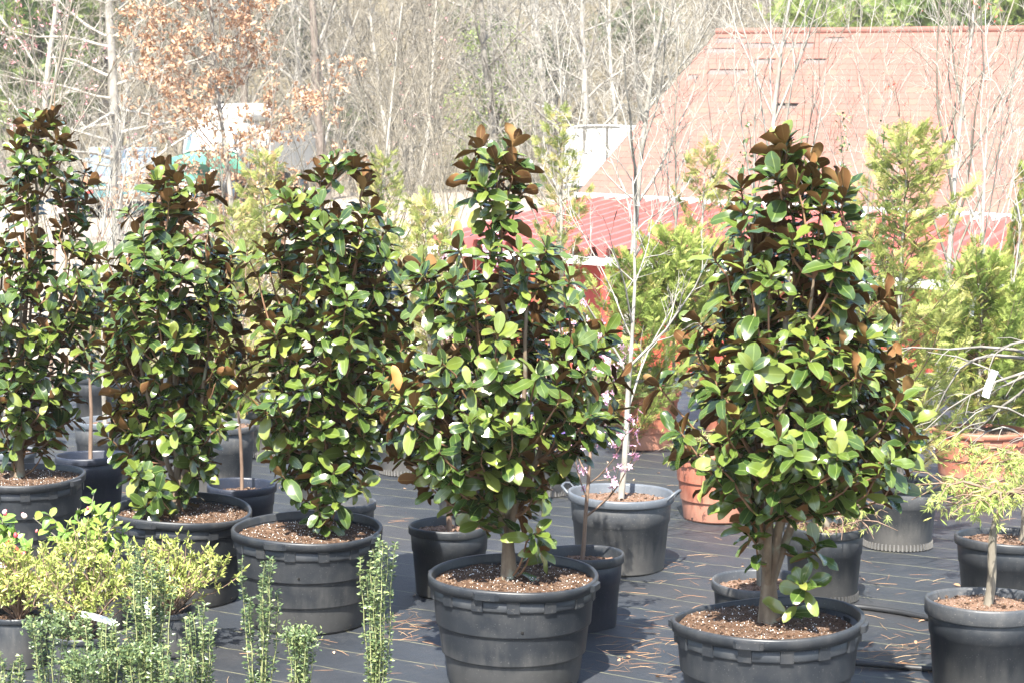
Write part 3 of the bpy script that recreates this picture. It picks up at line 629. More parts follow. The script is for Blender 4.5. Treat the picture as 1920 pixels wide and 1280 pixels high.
# terracotta tubs
REDS = []
def addred(label, px, py, w, hd, seed):
    p, D, H = pot_from(px, py, w, hd); big_tub('terracotta_tub', label, p, D, H, (RD, RD), seed, 'bark_mulch', 'terracotta coloured tubs', hi=False, tilt=.006); REDS.append((p, D, H))
addred('terracotta tub under the bushy conifer, above the pale grey-rimmed pot', 1206, 848, 134, .82, 61)
addred('terracotta tub showing beneath the widest magnolia, thread-leaf twigs over it', 1345, 986, 160, .80, 62)
addred('terracotta tub behind the threadleaf maple', 1835, 936, 172, .68, 63)
addred('terracotta tub lying half hidden behind the magnolia stems', 1385, 842, 150, .62, 64)
addred('small terracotta tub behind the peach blossom', 1072, 818, 70, .9, 65)

# ------------------------------------------------------------------ conifers (arborvitae)
def conifer(name, label, base, height, rad, seed, mat, nb=70, t0=.05, droop=.0, group='arborvitae conifers', stem='wood_pale', dens=1.0, cat='conifer'):
    rg = np.random.default_rng(seed); root = thing(name, label, cat, base, 0, group)
    n = 10; tz = np.linspace(0, height * .97, n + 1); tr = np.stack([.02 * np.sin(tz * 2 + seed), .02 * np.cos(tz * 1.7 + seed), tz], -1)
    b = MB(); b.tubes([(tr, np.linspace(.028, .004, n + 1) * max(height, 1) / 2)], 6); b.build('trunk', M[stem], root)
    tl = []; pos, dr, nr, sc, fr = [], [], [], [], []
    for i in range(nb):
        t = t0 + (1 - t0) * (i + rg.random()) / nb; z = t * height; az = i * 2.4 + rg.normal(0, .3)
        L = rad * (1 - t) ** .5 * rg.uniform(.35, 1.45) + .07; o = np.array([math.cos(az), math.sin(az), 0]); up = .75 - droop
        P = [np.array([np.interp(z, tz, tr[:, 0]), np.interp(z, tz, tr[:, 1]), z])]; d = unit(o + np.array([0, 0, up * .6]))
        for k in range(5): d = unit(d + np.array([0, 0, (.16 if droop == 0 else -droop * .5)]) + rg.normal(0, .08, 3)); P.append(P[-1] + d * L / 5)
        P = np.array(P); tl.append((P, np.linspace(.006, .002, 6)))
        m_ = int(max(6, L / .030) * dens)
        for k in range(m_):
            f = (.12 + .88 * (k + rg.random()) / m_); q = f * 5; i0 = min(int(q), 4); pp = P[i0] + (P[i0 + 1] - P[i0]) * (q - i0); td = unit(P[i0 + 1] - P[i0])
            sd = unit(np.cross(td, [0, 0, 1.0])) * (1 if k % 2 else -1); d2 = unit(td * .75 + sd * rg.uniform(.3, .9) + rg.normal(0, .25, 3) + np.array([0, 0, .05 - droop * .9]))
            pos.append(pp); dr.append(d2); nr.append(unit(np.array([0, 0, 1.0]) + .8 * rdir(1)[0] + o * .5)); sc.append(rg.uniform(.075, .175) * (1.1 - .35 * f)); fr.append(f)
        pos.append(P[-2]); dr.append(d); nr.append(rdir(1)[0]); sc.append(.14); fr.append(1)
    b = MB(); b.tubes(tl, 3); b.build('branches', M['wood_brown'], root)
    pos = np.array(pos); Fm = frames(np.array(dr), np.array(nr)); sc = np.array(sc); var = rg.integers(0, 4, len(pos)); b = MB()
    tint = np.clip(rg.normal(.12, .16, len(pos)) + .58 * np.array(fr), 0, .999)
    for q in range(4): s_ = var == q; b.place(SPRAY[q], pos[s_], Fm[s_], sc[s_], tint[s_])
    b.build('foliage', mat, root, True, 'stuff'); return root
def pz(key): p, D, H = POTS[key]; return Vector((p.x, p.y, FZ + H - .06))
def rz_(i): p, D, H = REDS[i]; return Vector((p.x, p.y, FZ + H * .9))
def con_at(name, label, px, ptop, Y, rad, seed, mat, base=None, **kw):
    kw['nb'] = int(kw.get('nb', 70) * .78); rad *= 1.12
    if base is None: base = at(px, 500, Y); base.z = float(gz(base.x, Y)) + FZ
    h = at(px, ptop, base.y).z - base.z; return conifer(name, label, base, h, rad, seed, mat, **kw)
TH, TY = M['thuja'], M['thuja_y']
b0 = rz_(0); b0.x += .24; con_at('arborvitae', 'bushy arborvitae in terracotta tub beyond the peach blossom', 1250, 455, 0, .62, 1, TH, base=b0, nb=95, dens=1.2, t0=.36)
con_at('arborvitae', 'airy arborvitae with bare lower trunk behind the bare forked sapling', 1318, 285, 17.5, .50, 2, TY, nb=80)
con_at('arborvitae', 'tall arborvitae with visible pale trunk in ribbed black pot', 1688, 262, 0, .58, 3, TY, base=pz('p9'), nb=120, t0=.03)
con_at('arborvitae', 'dense green arborvitae in the terracotta tub behind the threadleaf maple', 1790, 500, 0, .72, 4, TH, base=rz_(2), nb=110, dens=1.25)
con_at('arborvitae', 'thin yellowing arborvitae behind the magnolia spire', 1050, 215, 19, .42, 5, TY, nb=80)
con_at('arborvitae', 'bronzed arborvitae filling the gap between two magnolias', 800, 385, 15.5, .55, 6, TY, nb=90)
con_at('arborvitae', 'orange-tinged arborvitae by the dry-leaved oak', 722, 300, 20, .55, 7, TY, nb=90)
con_at('arborvitae', 'yellow-green arborvitae under the dry-leaved oak', 500, 300, 19, .55, 8, TY, nb=90)
con_at('arborvitae', 'small bright arborvitae in black pot behind the white-stemmed sapling', 172, 520, 0, .34, 9, TH, base=pz('p15'), nb=60)
con_at('arborvitae', 'short pale arborvitae in black pot beside the white-stemmed sapling', 250, 590, 0, .34, 10, TH, base=pz('p15b'), nb=50, dens=1.2)
con_at('arborvitae', 'short dense arborvitae behind the pale sapling trunk', 1180, 500, 15.8, .60, 12, TH, nb=90, dens=1.2)
con_at('arborvitae', 'lush arborvitae beyond the widest magnolia', 1460, 520, 15.0, .62, 13, TH, nb=90)
con_at('arborvitae', 'arborvitae in front of the red siding', 1890, 560, 14.6, .60, 14, TH, nb=90, dens=1.2)
con_at('arborvitae', 'bronzed arborvitae behind the bushy flat-shouldered magnolia', 440, 405, 16.5, .50, 15, TY, nb=80)
con_at('weeping_conifer', 'weeping blue-green conifer hanging beside the red barn', 1912, 285, 20, .55, 16, TH, nb=100, droop=1.1)
con_at('arborvitae', 'low green arborvitae behind the pink blossom branches', 905, 540, 15.5, .50, 17, TH, nb=70)
con_at('arborvitae', 'green arborvitae glimpsed through the dense magnolia', 395, 560, 15.2, .45, 18, TH, nb=60)

# ------------------------------------------------------------------ bare saplings in the nursery rows
def SAPP(k1=9, k2=6, a1=.7, up=.10, l1=.5): return [dict(n=9, wig=.045, up=.03, kids=k1 * 1.15, t0=.28, tip=.18), dict(n=6, wig=.09, up=up, kids=k2 * 1.2, ang=a1, len=l1 * 1.2, rr=.55, fall=.5, t0=.2, tip=.3, rmin=.005), dict(n=4, wig=.14, up=.08, kids=4, ang=.65, len=.45, rr=.6, rmin=.0036, t0=.25), dict(n=3, wig=.16, up=.06, ang=.6, len=.5, rr=.65, rmin=.0027)]
def sapling(label, px, ptop, Y, r, seed, m0, m1, P=None, base=None, lean=0.0, group='bare young trees in the nursery rows', buds=None, nb=0, bs=.02, name='bare_sapling', cat='tree'):
    if base is None: base = at(px, 500, Y); base.z = float(gz(base.x, base.y)) + (FZ if Y < 21.6 else 0)
    h = at(px, ptop, base.y).z - base.z; root = thing(name, label, cat, base, 0, group)
    out = skel(seed, (lean, 0, 1), h, r, P or SAPP()); tree_parts(root, out, M[m0], M[m1])
    if buds:
        t = np.concatenate([np.array([p[k] for p, r_ in lv for k in range(1, len(p))]) for lv in out[2:]]); rg = np.random.default_rng(seed); i = rg.choice(len(t), min(nb, len(t)), replace=False)
        b = MB(); tp = SMALL; pp = np.repeat(t[i], 3, 0) + rg.normal(0, bs * .35, (len(i) * 3, 3)); b.place(tp, pp, frames(rdir(len(pp)), rdir(len(pp))), bs * rg.uniform(.7, 1.3, len(pp)))
        b.build('buds', M[buds], root, True, 'stuff')
    return root, out
sapling('grey sapling with spreading forked branches in the pale-rimmed grey pot', 1160, 330, 0, .021, 201, 'wood_pale', 'wood_pale', SAPP(9, 5, .75, .05, .5), base=pz('p7'))
sapling('tall pale-trunked sapling rising in front of the white eave', 1166, -120, 20, .048, 202, 'wood_pale', 'wood_pale', SAPP(15, 6, .55, .12, .38))
sapling('pale sapling with narrow fork above the widest magnolia', 1418, -140, 17, .040, 203, 'wood_pale', 'wood_pale', SAPP(11, 6, .42, .12, .45))
sapling('red-budded maple sapling standing against the shingle roof', 1758, -160, 16, .036, 204, 'wood_pale', 'wood_tan', SAPP(12, 7, .42, .12, .5), buds='red_bud', nb=110, bs=.035, name='red_maple_sapling')
sapling('white-stemmed sapling with a hanging tag by the weeping conifer', 1842, 120, 14, .026, 205, 'wood_pale', 'wood_pale', SAPP(10, 6, .6, .12, .5))
sapling('thin grey sapling stem in navy pot between the first tubs', 166, 430, 0, .016, 206, 'wood_brown', 'wood_brown', SAPP(5, 3, .6, .1, .35), base=pz('p1'))
sapling('thin brown sapling stem in the navy pot behind the azaleas', 447, 470, 0, .013, 207, 'wood_brown', 'wood_brown', SAPP(5, 3, .6, .1, .35), base=pz('p2'))
sapling('white-stemmed sapling in the pale-interior grey pot', 212, 260, 0, .020, 208, 'wood_pale', 'wood_pale', SAPP(9, 5, .6, .1, .4), base=pz('p13'))
sapling('reddish sapling in the small white-footed pot', 852, 600, 0, .017, 209, 'wood_brown', 'wood_brown', SAPP(5, 3, .5, .1, .35), base=pz('p4'))
sapling('straight pale sapling hidden behind the hose-side magnolia', 1418, 700, 0, .014, 210, 'wood_tan', 'wood_tan', SAPP(4, 2, .5, .1, .3), base=pz('p6'))
sapling('pale brown sapling behind the tall narrow magnolia', 16, 420, 0, .017, 211, 'wood_tan', 'wood_tan', SAPP(7, 4, .6, .1, .4), base=pz('p21'))
sapling('bare sapling with slim forked leaders above the tall magnolia', 48, -150, 18, .026, 212, 'wood_tan', 'wood_tan', SAPP(9, 5, .4, .12, .5))
sapling('pink-budded shrubby tree behind the tall magnolia', 92, 150, 19, .022, 213, 'wood_brown', 'wood_tan', SAPP(16, 7, .6, .1, .55), buds='pink_bud', nb=160, bs=.04, name='flowering_sapling')
sapling('multi-branched pale sapling in front of the flatbed truck', 192, 215, 21, .026, 214, 'wood_pale', 'wood_pale', SAPP(15, 6, .55, .12, .45))
sapling('dark thin sapling beside the dry-leaved oak', 585, 95, 21, .022, 215, 'wood_dark', 'wood_tan', SAPP(8, 4, .5, .1, .5))
sapling('slender pale sapling with upswept twigs between two magnolias', 690, -100, 20, .030, 216, 'wood_pale', 'wood_tan', SAPP(14, 7, .5, .12, .45))
sapling('pink-tipped sapling beside the magnolia spire', 860, 140, 19, .024, 217, 'wood_tan', 'wood_tan', SAPP(14, 7, .5, .12, .5), buds='pink_bud', nb=40, bs=.025)
sapling('straight cream-barked sapling behind the magnolia spire', 1030, 20, 20, .032, 218, 'wood_pale', 'wood_pale', SAPP(16, 6, .6, .1, .35))
sapling('twiggy pale sapling in front of the shingle roof hip', 1255, 60, 19, .024, 219, 'wood_tan', 'wood_pale', SAPP(14, 7, .5, .12, .5))
sapling('bare sapling with dark twigs against the shingle roof', 1480, 40, 18, .020, 220, 'wood_dark', 'wood_tan', SAPP(11, 6, .5, .12, .5))
sapling('pale many-twigged sapling beyond the tall potted arborvitae', 1620, 60, 18, .022, 221, 'wood_tan', 'wood_pale', SAPP(13, 6, .5, .12, .5), buds='red_bud', nb=30, bs=.025)
sapling('slim bare sapling against the roof beside the weeping conifer', 1872, 40, 19, .024, 222, 'wood_pale', 'wood_pale', SAPP(13, 6, .5, .12, .5))
sapling('grey multi-twig sapling left of the magnolia spire', 745, 60, 21, .022, 223, 'wood_tan', 'wood_tan', SAPP(14, 7, .55, .12, .5))
sapling('leaning dark sapling crossing the dry oak leaves', 470, 30, 22, .020, 224, 'wood_dark', 'wood_grey', SAPP(8, 5, .5, .1, .5), lean=.12)
sapling('fine-twigged sapling between the dense magnolia and the oak', 418, 180, 20, .020, 225, 'wood_grey', 'wood_tan', SAPP(12, 6, .5, .1, .5))

# holly-leaved upright bushes in front of the roof
def holly_bush(label, px, ptop, Y, seed, nst=7, wid=.25):
    base = at(px, 500, Y); base.z = float(gz(base.x, Y)) + FZ; h = at(px, ptop, Y).z - base.z; root = thing('upright_holly', label, 'shrub', base, 0, 'upright hollies in front of the barn'); rg = np.random.default_rng(seed); st = []; pos = []; dr = []
    for k in range(nst):
        a = rg.uniform(0, 6.28); e = np.array([math.cos(a) * wid, math.sin(a) * wid, h * rg.uniform(.7, 1)]); T = np.linspace(0, 1, 8)[:, None]; P = T * e * np.array([1, 1, 1]) + rg.normal(0, .02, (8, 3)) * T; st.append((P, np.linspace(.010, .003, 8)))
        for j in range(150): f = rg.uniform(.35, 1) * 7; i = min(int(f), 6); pos.append(P[i] + (P[i + 1] - P[i]) * (f - i) + rg.normal(0, .03, 3)); dr.append(rg.normal(size=3) + [0, 0, .6])
    b = MB(); b.tubes(st, 4); b.build('stems', M['wood_tan'], root); b = MB(); b.place(OVAL, pos, frames(np.array(dr), rdir(len(pos)) + [0, -.4, .8]), rg.uniform(.035, .06, len(pos))); b.build('foliage', M['holly'], root, True, 'stuff')
holly_bush('upright small-leaved holly against the shingle roof by the potted arborvitae', 1640, 215, 16.5, 301, 8, .32)
holly_bush('slim small-leaved holly beside the widest magnolia top', 1392, 185, 16.5, 302, 3, .12)

# ------------------------------------------------------------------ peach blossom saplings
def peach(label, base, h, seed, r=.014, nfl=45, lean=.0):
    root = thing('peach_sapling', label, 'tree', base, 0, 'pink flowering peach saplings'); P = [dict(n=8, wig=.04, up=.03, kids=10, t0=.16, tip=.35), dict(n=6, wig=.08, up=.14, kids=5, ang=.8, len=.6, rr=.55, t0=.2), dict(n=4, wig=.12, up=.10, ang=.6, len=.45, rr=.6, rmin=.0022)]
    out = skel(seed, (lean, 0, 1), h, r, P); tree_parts(root, out, M['wood_brown'], M['wood_brown']); rg = np.random.default_rng(seed)
    pts = np.concatenate([np.array([p[k] for p, _ in lv for k in range(1, len(p))]) for lv in out[1:]]); fm = tpmesh(FLOWER, 'flower', [M['petal'], M['red_bud']]); ids = rg.choice(len(pts), min(nfl, len(pts)), replace=False)
    for i in ids:
        d = unit(rg.normal(size=3) + np.array([0, -.6, .4])); o = link('flower', fm, root); s_ = rg.uniform(.017, .025); A = np.eye(4); A[:3, :3] = frames(rdir(1), d[None])[0] * s_; A[:3, 3] = pts[i] + d * .006 + rg.normal(0, .008, 3); o.matrix_basis = Matrix(A.tolist())
    lp = pts[rg.choice(len(pts), 60)]; b = MB(); b.place(LANCE, lp, frames(rg.normal(size=(60, 3)) + [0, 0, .8], rdir(60)), rg.uniform(.015, .03, 60)); b.build('young_leaves', M['spring_leaf'], root, True, 'stuff')
pb = pz('p5'); pb.z -= .02; peach('pink flowering peach sapling in small black pot', pb, at(1140, 660, pb.y).z - pb.z, 401, .013, 170, .13)
bb = at(890, 700, 14.5); peach('pink flowering peach sapling glimpsed through the magnolia spire tree', Vector((bb.x, 14.5, FZ)), 1.75, 402, .014, 150)
bb = at(1015, 700, 13.2); peach('pink flowering peach sapling behind the white-lettered pot', Vector((bb.x, 13.2, FZ)), 1.15, 403, .012, 90)

# ------------------------------------------------------------------ threadleaf maple, weeping maple
def threadleaf(label, base, fork_z, seed, spread, drop=.15, lean=0.0, n=520):
    rg = np.random.default_rng(seed); root = thing('threadleaf_maple', label, 'tree', base, 0, 'threadleaf maples'); tz = np.linspace(0, 1, 7); tr = np.stack([lean * tz ** 2 + .012 * np.sin(tz * 7), .01 * np.cos(tz * 6), tz * fork_z], -1)
    b = MB(); b.tubes([(tr, np.linspace(.024, .017, 7))], 8); b.build('trunk', M['wood_tan'], root); tl = []; pos = []; top = tr[-1]
    for k in range(16):
        a = k * 2.4 + rg.normal(0, .3); L = spread * rg.uniform(.5, 1.05); o = np.array([math.cos(a), math.sin(a), 0]); T = np.linspace(0, 1, 8)
        P = top + np.outer(T * L, o) + np.outer(.75 * L * T - (.75 * L + drop) * T ** 2 * .9, [0, 0, 1]) + rg.normal(0, .012, (8, 3)) * T[:, None]; tl.append((P, np.linspace(.010, .002, 8)))
        for j in range(4):
            i = rg.integers(2, 7); e = P[i] + np.array([*(rg.normal(0, .1, 2)), rg.uniform(-.08, .06)]) + o * .08; tl.append((np.array([P[i], (P[i] + e) / 2 + [0, 0, .02], e]), np.array([.004, .003, .0015]))); pos += [e, (P[i] + e) / 2]
        pos += [P[i] for i in range(3, 8)]
    b = MB(); b.tubes(tl, 4); b.build('branches', M['wood_brown'], root); pos = np.array(pos); idx = rg.integers(0, len(pos), n); lf = MB()
    q = []; d = []; s_ = []
    for i in idx:                                            # a leaf is a fan of seven thread lobes hanging down
        c = pos[i] + rg.normal(0, .022, 3); ax = unit(rg.normal(0, .5, 3) + np.array([0, 0, -.5])); u = unit(np.cross(ax, rg.normal(size=3)))
        for f in (-1.1, -.7, -.35, 0, .35, .7, 1.1): q.append(c); d.append(ax * math.cos(f) + u * math.sin(f)); s_.append(rg.uniform(.035, .06) * (1 - .25 * abs(f)))
    th = leaf_tp([0, .5, 1], [.02, .055, .005], .2, .2, 0, .01, False); lf.place(th, q, frames(np.array(d), rdir(len(q))), s_, np.repeat(rg.random(n), 7)); lf.build('foliage', M['maple_leaf'], root, True, 'stuff')
p, D, H = POTS['p11']; bz = FZ + H - .05; xb = at(1852, 1150, p.y).x
threadleaf('threadleaf maple with fresh light green lacy leaves in the rolled-rim pot', Vector((xb, p.y, bz)), at(1880, 935, p.y).z - bz, 501, .40, .06, at(1880, 935, p.y).x - xb)
p, D, H = POTS['p10']; bz = FZ + H - .05
threadleaf('threadleaf maple with thick stem in the wide-lipped pot', Vector((at(1916, 1040, p.y).x, p.y, bz)), at(1916, 870, p.y).z - bz, 502, .46, .1, .03, 620)
p, D, H = REDS[1]
threadleaf('low threadleaf maple spilling over the terracotta tub', Vector((p.x, p.y, FZ + H * .9)), .10, 503, .42, .12, 0, 380)
p, D, H = POTS['p8']
threadleaf('leafy threadleaf twigs behind the widest magnolia trunk', Vector((p.x, p.y, FZ + H - .04)), .12, 504, .34, .12, 0, 120)

base = at(1985, 600, 10.6); base.z = FZ; wroot = thing('weeping_maple', 'bare weeping maple with arching grey branches and a white tag', 'tree', base)
rg = np.random.default_rng(510); hz_ = at(1900, 690, 10.6).z; tr = np.array([[0, 0, z] for z in np.linspace(0, hz_ - .1, 6)]) + rg.normal(0, .01, (6, 3)); b = MB(); b.tubes([(tr, np.linspace(.03, .02, 6))], 8); b.build('trunk', M['wood_grey'], wroot); tl = []
arcs = [((1900, 655), (1780, 655), (1640, 660)), ((1860, 665), (1800, 690), (1745, 790)), ((1915, 700), (1820, 740), (1735, 805)), ((1920, 640), (1870, 660), (1855, 690)), ((1890, 720), (1850, 690), (1740, 660)), ((1920, 780), (1860, 760), (1800, 800)), ((1910, 740), (1850, 790), (1790, 815)), ((1920, 820), (1880, 800), (1820, 830))]
for k, (a, c, e) in enumerate(arcs):
    yo = rg.uniform(-.25, .25); P0 = tr[-1]; A_, C_, E_ = [np.array(at(*q, 10.6 + yo * f)) - np.array(base) for q, f in ((a, .4), (c, .8), (e, 1.2))]
    pts = np.array([P0, .5 * (P0 + A_) + [0, 0, .06], A_, .5 * (A_ + C_) + [0, 0, .015], C_, .5 * (C_ + E_) + [0, 0, .02], E_]); tl.append((pts, np.linspace(.013, .0025, 7)))
    for j in range(6):
        i = rg.integers(2, 7); q = pts[i]; e2 = q + np.array([-rg.uniform(.03, .14), rg.normal(0, .08), rg.uniform(-.14, .02)]); tl.append((np.array([q, (q + e2) / 2 + [0, 0, .012], e2]), np.array([.003, .0024, .0014])))
b = MB(); b.tubes(tl, 4); b.build('branches', M['wood_grey'], wroot)
def tag_obj(label, P, size, mat, tilt):
    b = MB(); n = 6
    for i in range(n): t = i / (n - 1); z = -size[1] * t; y = .012 * math.sin(t * 3); w_ = size[0] / 2; b.add([[-w_, y, z], [w_, y, z], [w_, y + .0012, z], [-w_, y + .0012, z]], [[0, 1, 2, 3]] if i in (0, n - 1) else np.zeros((0, 4), int))
    F = []
    for i in range(n - 1):
        for j in range(4): F.append([i * 4 + j, i * 4 + (j + 1) % 4, i * 4 + 4 + (j + 1) % 4, i * 4 + 4 + j])
    b.more(F, 0, n * 4); o = b.build('plant_tag', mat, None, False); o.location = P; o.rotation_euler = tilt; return tag(o, label, 'tag')
tag_obj('white paper tag hanging from the weeping maple branch', at(1866, 694, 10.45), (.045, .16), M['tagwhite'], (0, .35, .2))
tag_obj('narrow white tag tied to the white-stemmed sapling', at(1826, 556, 13.9), (.04, .16), M['tagwhite'], (0, .12, 0))
tag_obj('curled white tag on the middle azalea', at(152, 1150, 8.55), (.03, .16), M['tagwhite'], (0, -1.25, .2))
tag_obj('red plastic tag in the camellia beside pink buds', at(12, 1015, 9.3), (.028, .10), M['tagred'], (0, -.8, 0))
tag_obj('white tag strip among the tall sky pencil holly stems', at(272, 1118, 8.5), (.03, .10), M['tagwhite'], (0, -.2, 0))

# ------------------------------------------------------------------ foreground shrubs
def azalea(label, px, py_base, potw, ptop, wpx, seed, name='azalea'):
    ptop += 22
    p, D, H = pot_from(px, py_base, potw, .82); nursery_pot('plant_pot', 'black pot under the ' + ' '.join(label.split()[:10]), p, D, H, (B, B), 700 + seed, depth=.05, group=None, lip=.03, step=False); s = FPX / p.y
    bz = FZ + H - .05; root = thing(name, label, 'shrub', (p.x, p.y, bz), 0, 'yellow-green azaleas'); rg = np.random.default_rng(seed); h = at(px, ptop, p.y).z - bz; w_ = wpx / s / 2
    tl = []; pos = []; dr = []
    for k in range(38):
        a = k * 2.4; rr = math.sqrt((k + .5) / 38); e = np.array([math.cos(a) * w_ * rr, math.sin(a) * w_ * rr * .9, h * (1 - .55 * rr ** 2) * rg.uniform(.75, 1.05)]); T = np.linspace(0, 1, 6)[:, None]
        P = e * np.concatenate([T, T, T ** .8], 1) + rg.normal(0, .010, (6, 3)) * T; tl.append((P, np.linspace(.005, .0018, 6)))
        for j in range(5):
            i = rg.integers(2, 6); q = P[i]; e2 = q + np.array([*rg.normal(0, .045, 2), rg.uniform(.02, .10)]); tl.append((np.array([q, (q + e2) / 2 + rg.normal(0, .006, 3), e2]), np.array([.0026, .002, .0013])))
            for c in range(15): f = rg.uniform(.3, 1.05); ax = unit(e2 - q); pos.append(q + (e2 - q) * f); dr.append(ax * rg.uniform(.3, 1.2) + rg.normal(0, .55, 3))
        for c in range(10): pos.append(P[rg.integers(3, 6)] + rg.normal(0, .008, 3)); dr.append(rg.normal(size=3) + [0, 0, .9])
    b = MB(); b.tubes(tl, 4); b.build('stems', M['wood_brown'], root); b = MB(); n = len(pos)
    b.place(LANCE, pos, frames(np.array(dr), rdir(n) + [0, -.3, .8]), rg.uniform(.020, .040, n), np.clip(rg.normal(.5, .22, n), 0, .999)); b.build('foliage', M['azalea'], root, True, 'stuff')
azalea('azalea of bright yellow-green leaves with a curled white tag', 158, 1300, 118, 975, 210, 601)
azalea('azalea of yellow-green leaves behind the tallest sky pencil', 320, 1240, 100, 980, 230, 602)
azalea('azalea of pale yellow-green leaves next to the camellia', 38, 1262, 120, 1000, 200, 603)

def camellia(label, px, pyb, potw, arms, seed, flowers):
    p, D, H = pot_from(px, pyb, potw, .85); nursery_pot('plant_pot', 'black pot under the ' + ' '.join(label.split()[:10]), p, D, H, (B, B), 750 + seed, depth=.05, lip=.03, step=False); bz = FZ + H - .05
    root = thing('camellia', label, 'shrub', (p.x, p.y, bz)); rg = np.random.default_rng(seed); base = np.array([p.x, p.y, bz]); tl = []; lm = tpmesh(OVAL, 'leaf', [M['camellia']]); fb = []
    for (ax, ay) in arms:
        E = np.array(at(ax, ay, p.y + rg.uniform(-.15, .15))) - base; T = np.linspace(0, 1, 7)[:, None]; P = E * np.concatenate([T ** 1.3, T, T ** .75], 1) + rg.normal(0, .012, (7, 3)) * T; tl.append((P, np.linspace(.006, .0025, 7)))
        for j in range(22):
            f = rg.uniform(2.0, 6); i = min(int(f), 5); q = P[i] + (P[i + 1] - P[i]) * (f - i); d = unit(rg.normal(size=3) + np.array([0, 0, .2]) + unit(E) * .5); o = link('leaf', lm, root); s_ = rg.uniform(.055, .09); A = np.eye(4); A[:3, :3] = frames(d[None], (unit(rg.normal(0, .5, 3) + np.array([0, -.5, 1])))[None])[0] * s_; A[:3, 3] = q; o.matrix_basis = Matrix(A.tolist())
    b = MB(); b.tubes(tl, 5); b.build('stems', M['wood_tan'], root); fl = MB(); 
    for k in range(3): fl.lathe([(.0, 0), (.35 - .06 * k, .15), (.42 - .1 * k, .55), (.25 - .08 * k, .95 + .06 * k), (0, 1.0 + .06 * k)], 9, 0, lambda Rr, Z, A: (Rr * (1 + .12 * np.cos(3 * A)), Z), tint=k * .22)
    fm = fl.mesh('flower', [M['red_petal']])
    for (fx, fy, s_) in flowers:
        o = link('flower', fm, root); o.location = np.array(at(fx, fy, p.y - .10)) - base; o.scale = (s_, s_, s_); o.rotation_euler = (rg.uniform(-.8, .8), rg.uniform(-1.4, 1.4), rg.uniform(0, 6))
camellia('camellia with a red bud on an arching stem', 196, 1190, 96, [(55, 972), (95, 965), (105, 1010), (140, 950), (175, 930), (185, 960), (210, 955), (165, 990), (205, 1010), (225, 1000), (150, 1010), (190, 1030)], 651, [(50, 970, .035), (68, 998, .018), (165, 955, .02)])
camellia('camellia with pink and white buds beside the red tag', 6, 1200, 110, [(5, 960), (15, 990), (30, 1000), (50, 1025), (-20, 980), (0, 1020), (40, 1040), (20, 1045), (60, 1030), (-30, 1020)], 652, [(5, 962, .028), (12, 966, .024), (30, 1008, .028), (24, 1036, .026), (33, 1037, .026), (42, 1039, .024), (5, 1066, .036), (20, 1060, .03)])

def sky_pencil(label, px, pyb, ptop, wpx, seed, nst=11, clip=False, side=.0):
    g = gnd(px, pyb + 95); s = FPX / g.y; D = .24
    nursery_pot('plant_pot', 'small black pot under the ' + ' '.join(label.split()[:10]), g, D, .22, (B, B), 800 + seed, depth=.03, lip=.025, hi=False, step=False)
    bz = FZ + .19; root = thing('sky_pencil_holly', label, 'shrub', (g.x, g.y, bz), 0, 'sky pencil hollies along the front'); rg = np.random.default_rng(seed); h = at(px, ptop, g.y).z - bz; w_ = wpx / s / 2; st = []; pos = []; dr = []
    for k in range(nst):
        a = k * 2.4; rr = math.sqrt((k + .5) / nst); hh = h * rg.uniform(.74, 1.0) if not clip else h * rg.uniform(.93, 1.0); e = np.array([math.cos(a) * w_ * rr * .85 + rg.normal(0, .015) + side, math.sin(a) * w_ * rr * .85, hh]); T = np.linspace(0, 1, 8)[:, None]
        P = np.concatenate([e[:2] * T ** .55 + rg.normal(0, .006, (8, 2)) * T, e[2] * T], 1); st.append((P, np.linspace(.0040, .0013, 8))); m_ = int(hh / .0025)
        gap = rg.uniform(.2, .8)
        for j in range(m_):
            f = rg.uniform(.12, 1.0) * 7
            if abs(f / 7 - gap) < .05 and rg.random() < .8: continue
            i = min(int(f), 6); q = P[i] + (P[i + 1] - P[i]) * (f - i); az = rg.uniform(0, 6.28); o = np.array([math.cos(az), math.sin(az), rg.uniform(-.1, .9)]); short = rg.uniform(0, .022) * (1 - .8 * (f / 7)); pos.append(q + unit(o) * short); dr.append(o)
        if clip:
            for j in range(60): pos.append(P[-1] + rg.normal(0, .018, 3)); dr.append(rg.normal(size=3) + [0, 0, .7])
    b = MB(); b.tubes(st, 4); b.build('stems', M['stem_green'], root); b = MB(); n = len(pos)
    b.place(SMALL, pos, frames(np.array(dr), rdir(n) * .7 + [0, -.2, .8]), rg.uniform(.012, .022, n), np.clip(rg.normal(.42, .28, n), 0, .999)); b.build('foliage', M['holly'], root, True, 'stuff')
sky_pencil('tall slim sky pencil holly standing alone beside the dusty tub', 708, 1345, 988, 82, 901, 11)
sky_pencil('sky pencil holly with loose pale stems in front of the ridged tub', 487, 1352, 1028, 100, 902, 9)
sky_pencil('short round-topped clipped sky pencil holly', 567, 1400, 1188, 66, 903, 12, True)
sky_pencil('tallest dark sky pencil holly in front of the azalea', 285, 1385, 1010, 110, 904, 15)
sky_pencil('sky pencil holly with bare lower stems near the tallest one', 375, 1400, 1128, 78, 905, 9)
sky_pencil('sky pencil holly with clumpy leaf tufts before the tagged azalea', 105, 1420, 1160, 130, 906, 9, True)
sky_pencil('sky pencil holly of upright yellowish stems beside the tufted one', 205, 1425, 1150, 100, 907, 13)
sky_pencil('sparse sky pencil holly under the camellia', 22, 1430, 1215, 80, 908, 8)
sky_pencil('low round-clipped sky pencil holly between taller ones', 265, 1440, 1215, 80, 909, 10, True)
sky_pencil('dense low sky pencil holly beside the grey pot', 335, 1450, 1190, 80, 910, 12)
sky_pencil('short thick sky pencil holly at the foot of the tufted one', 160, 1460, 1235, 110, 911, 12, True)

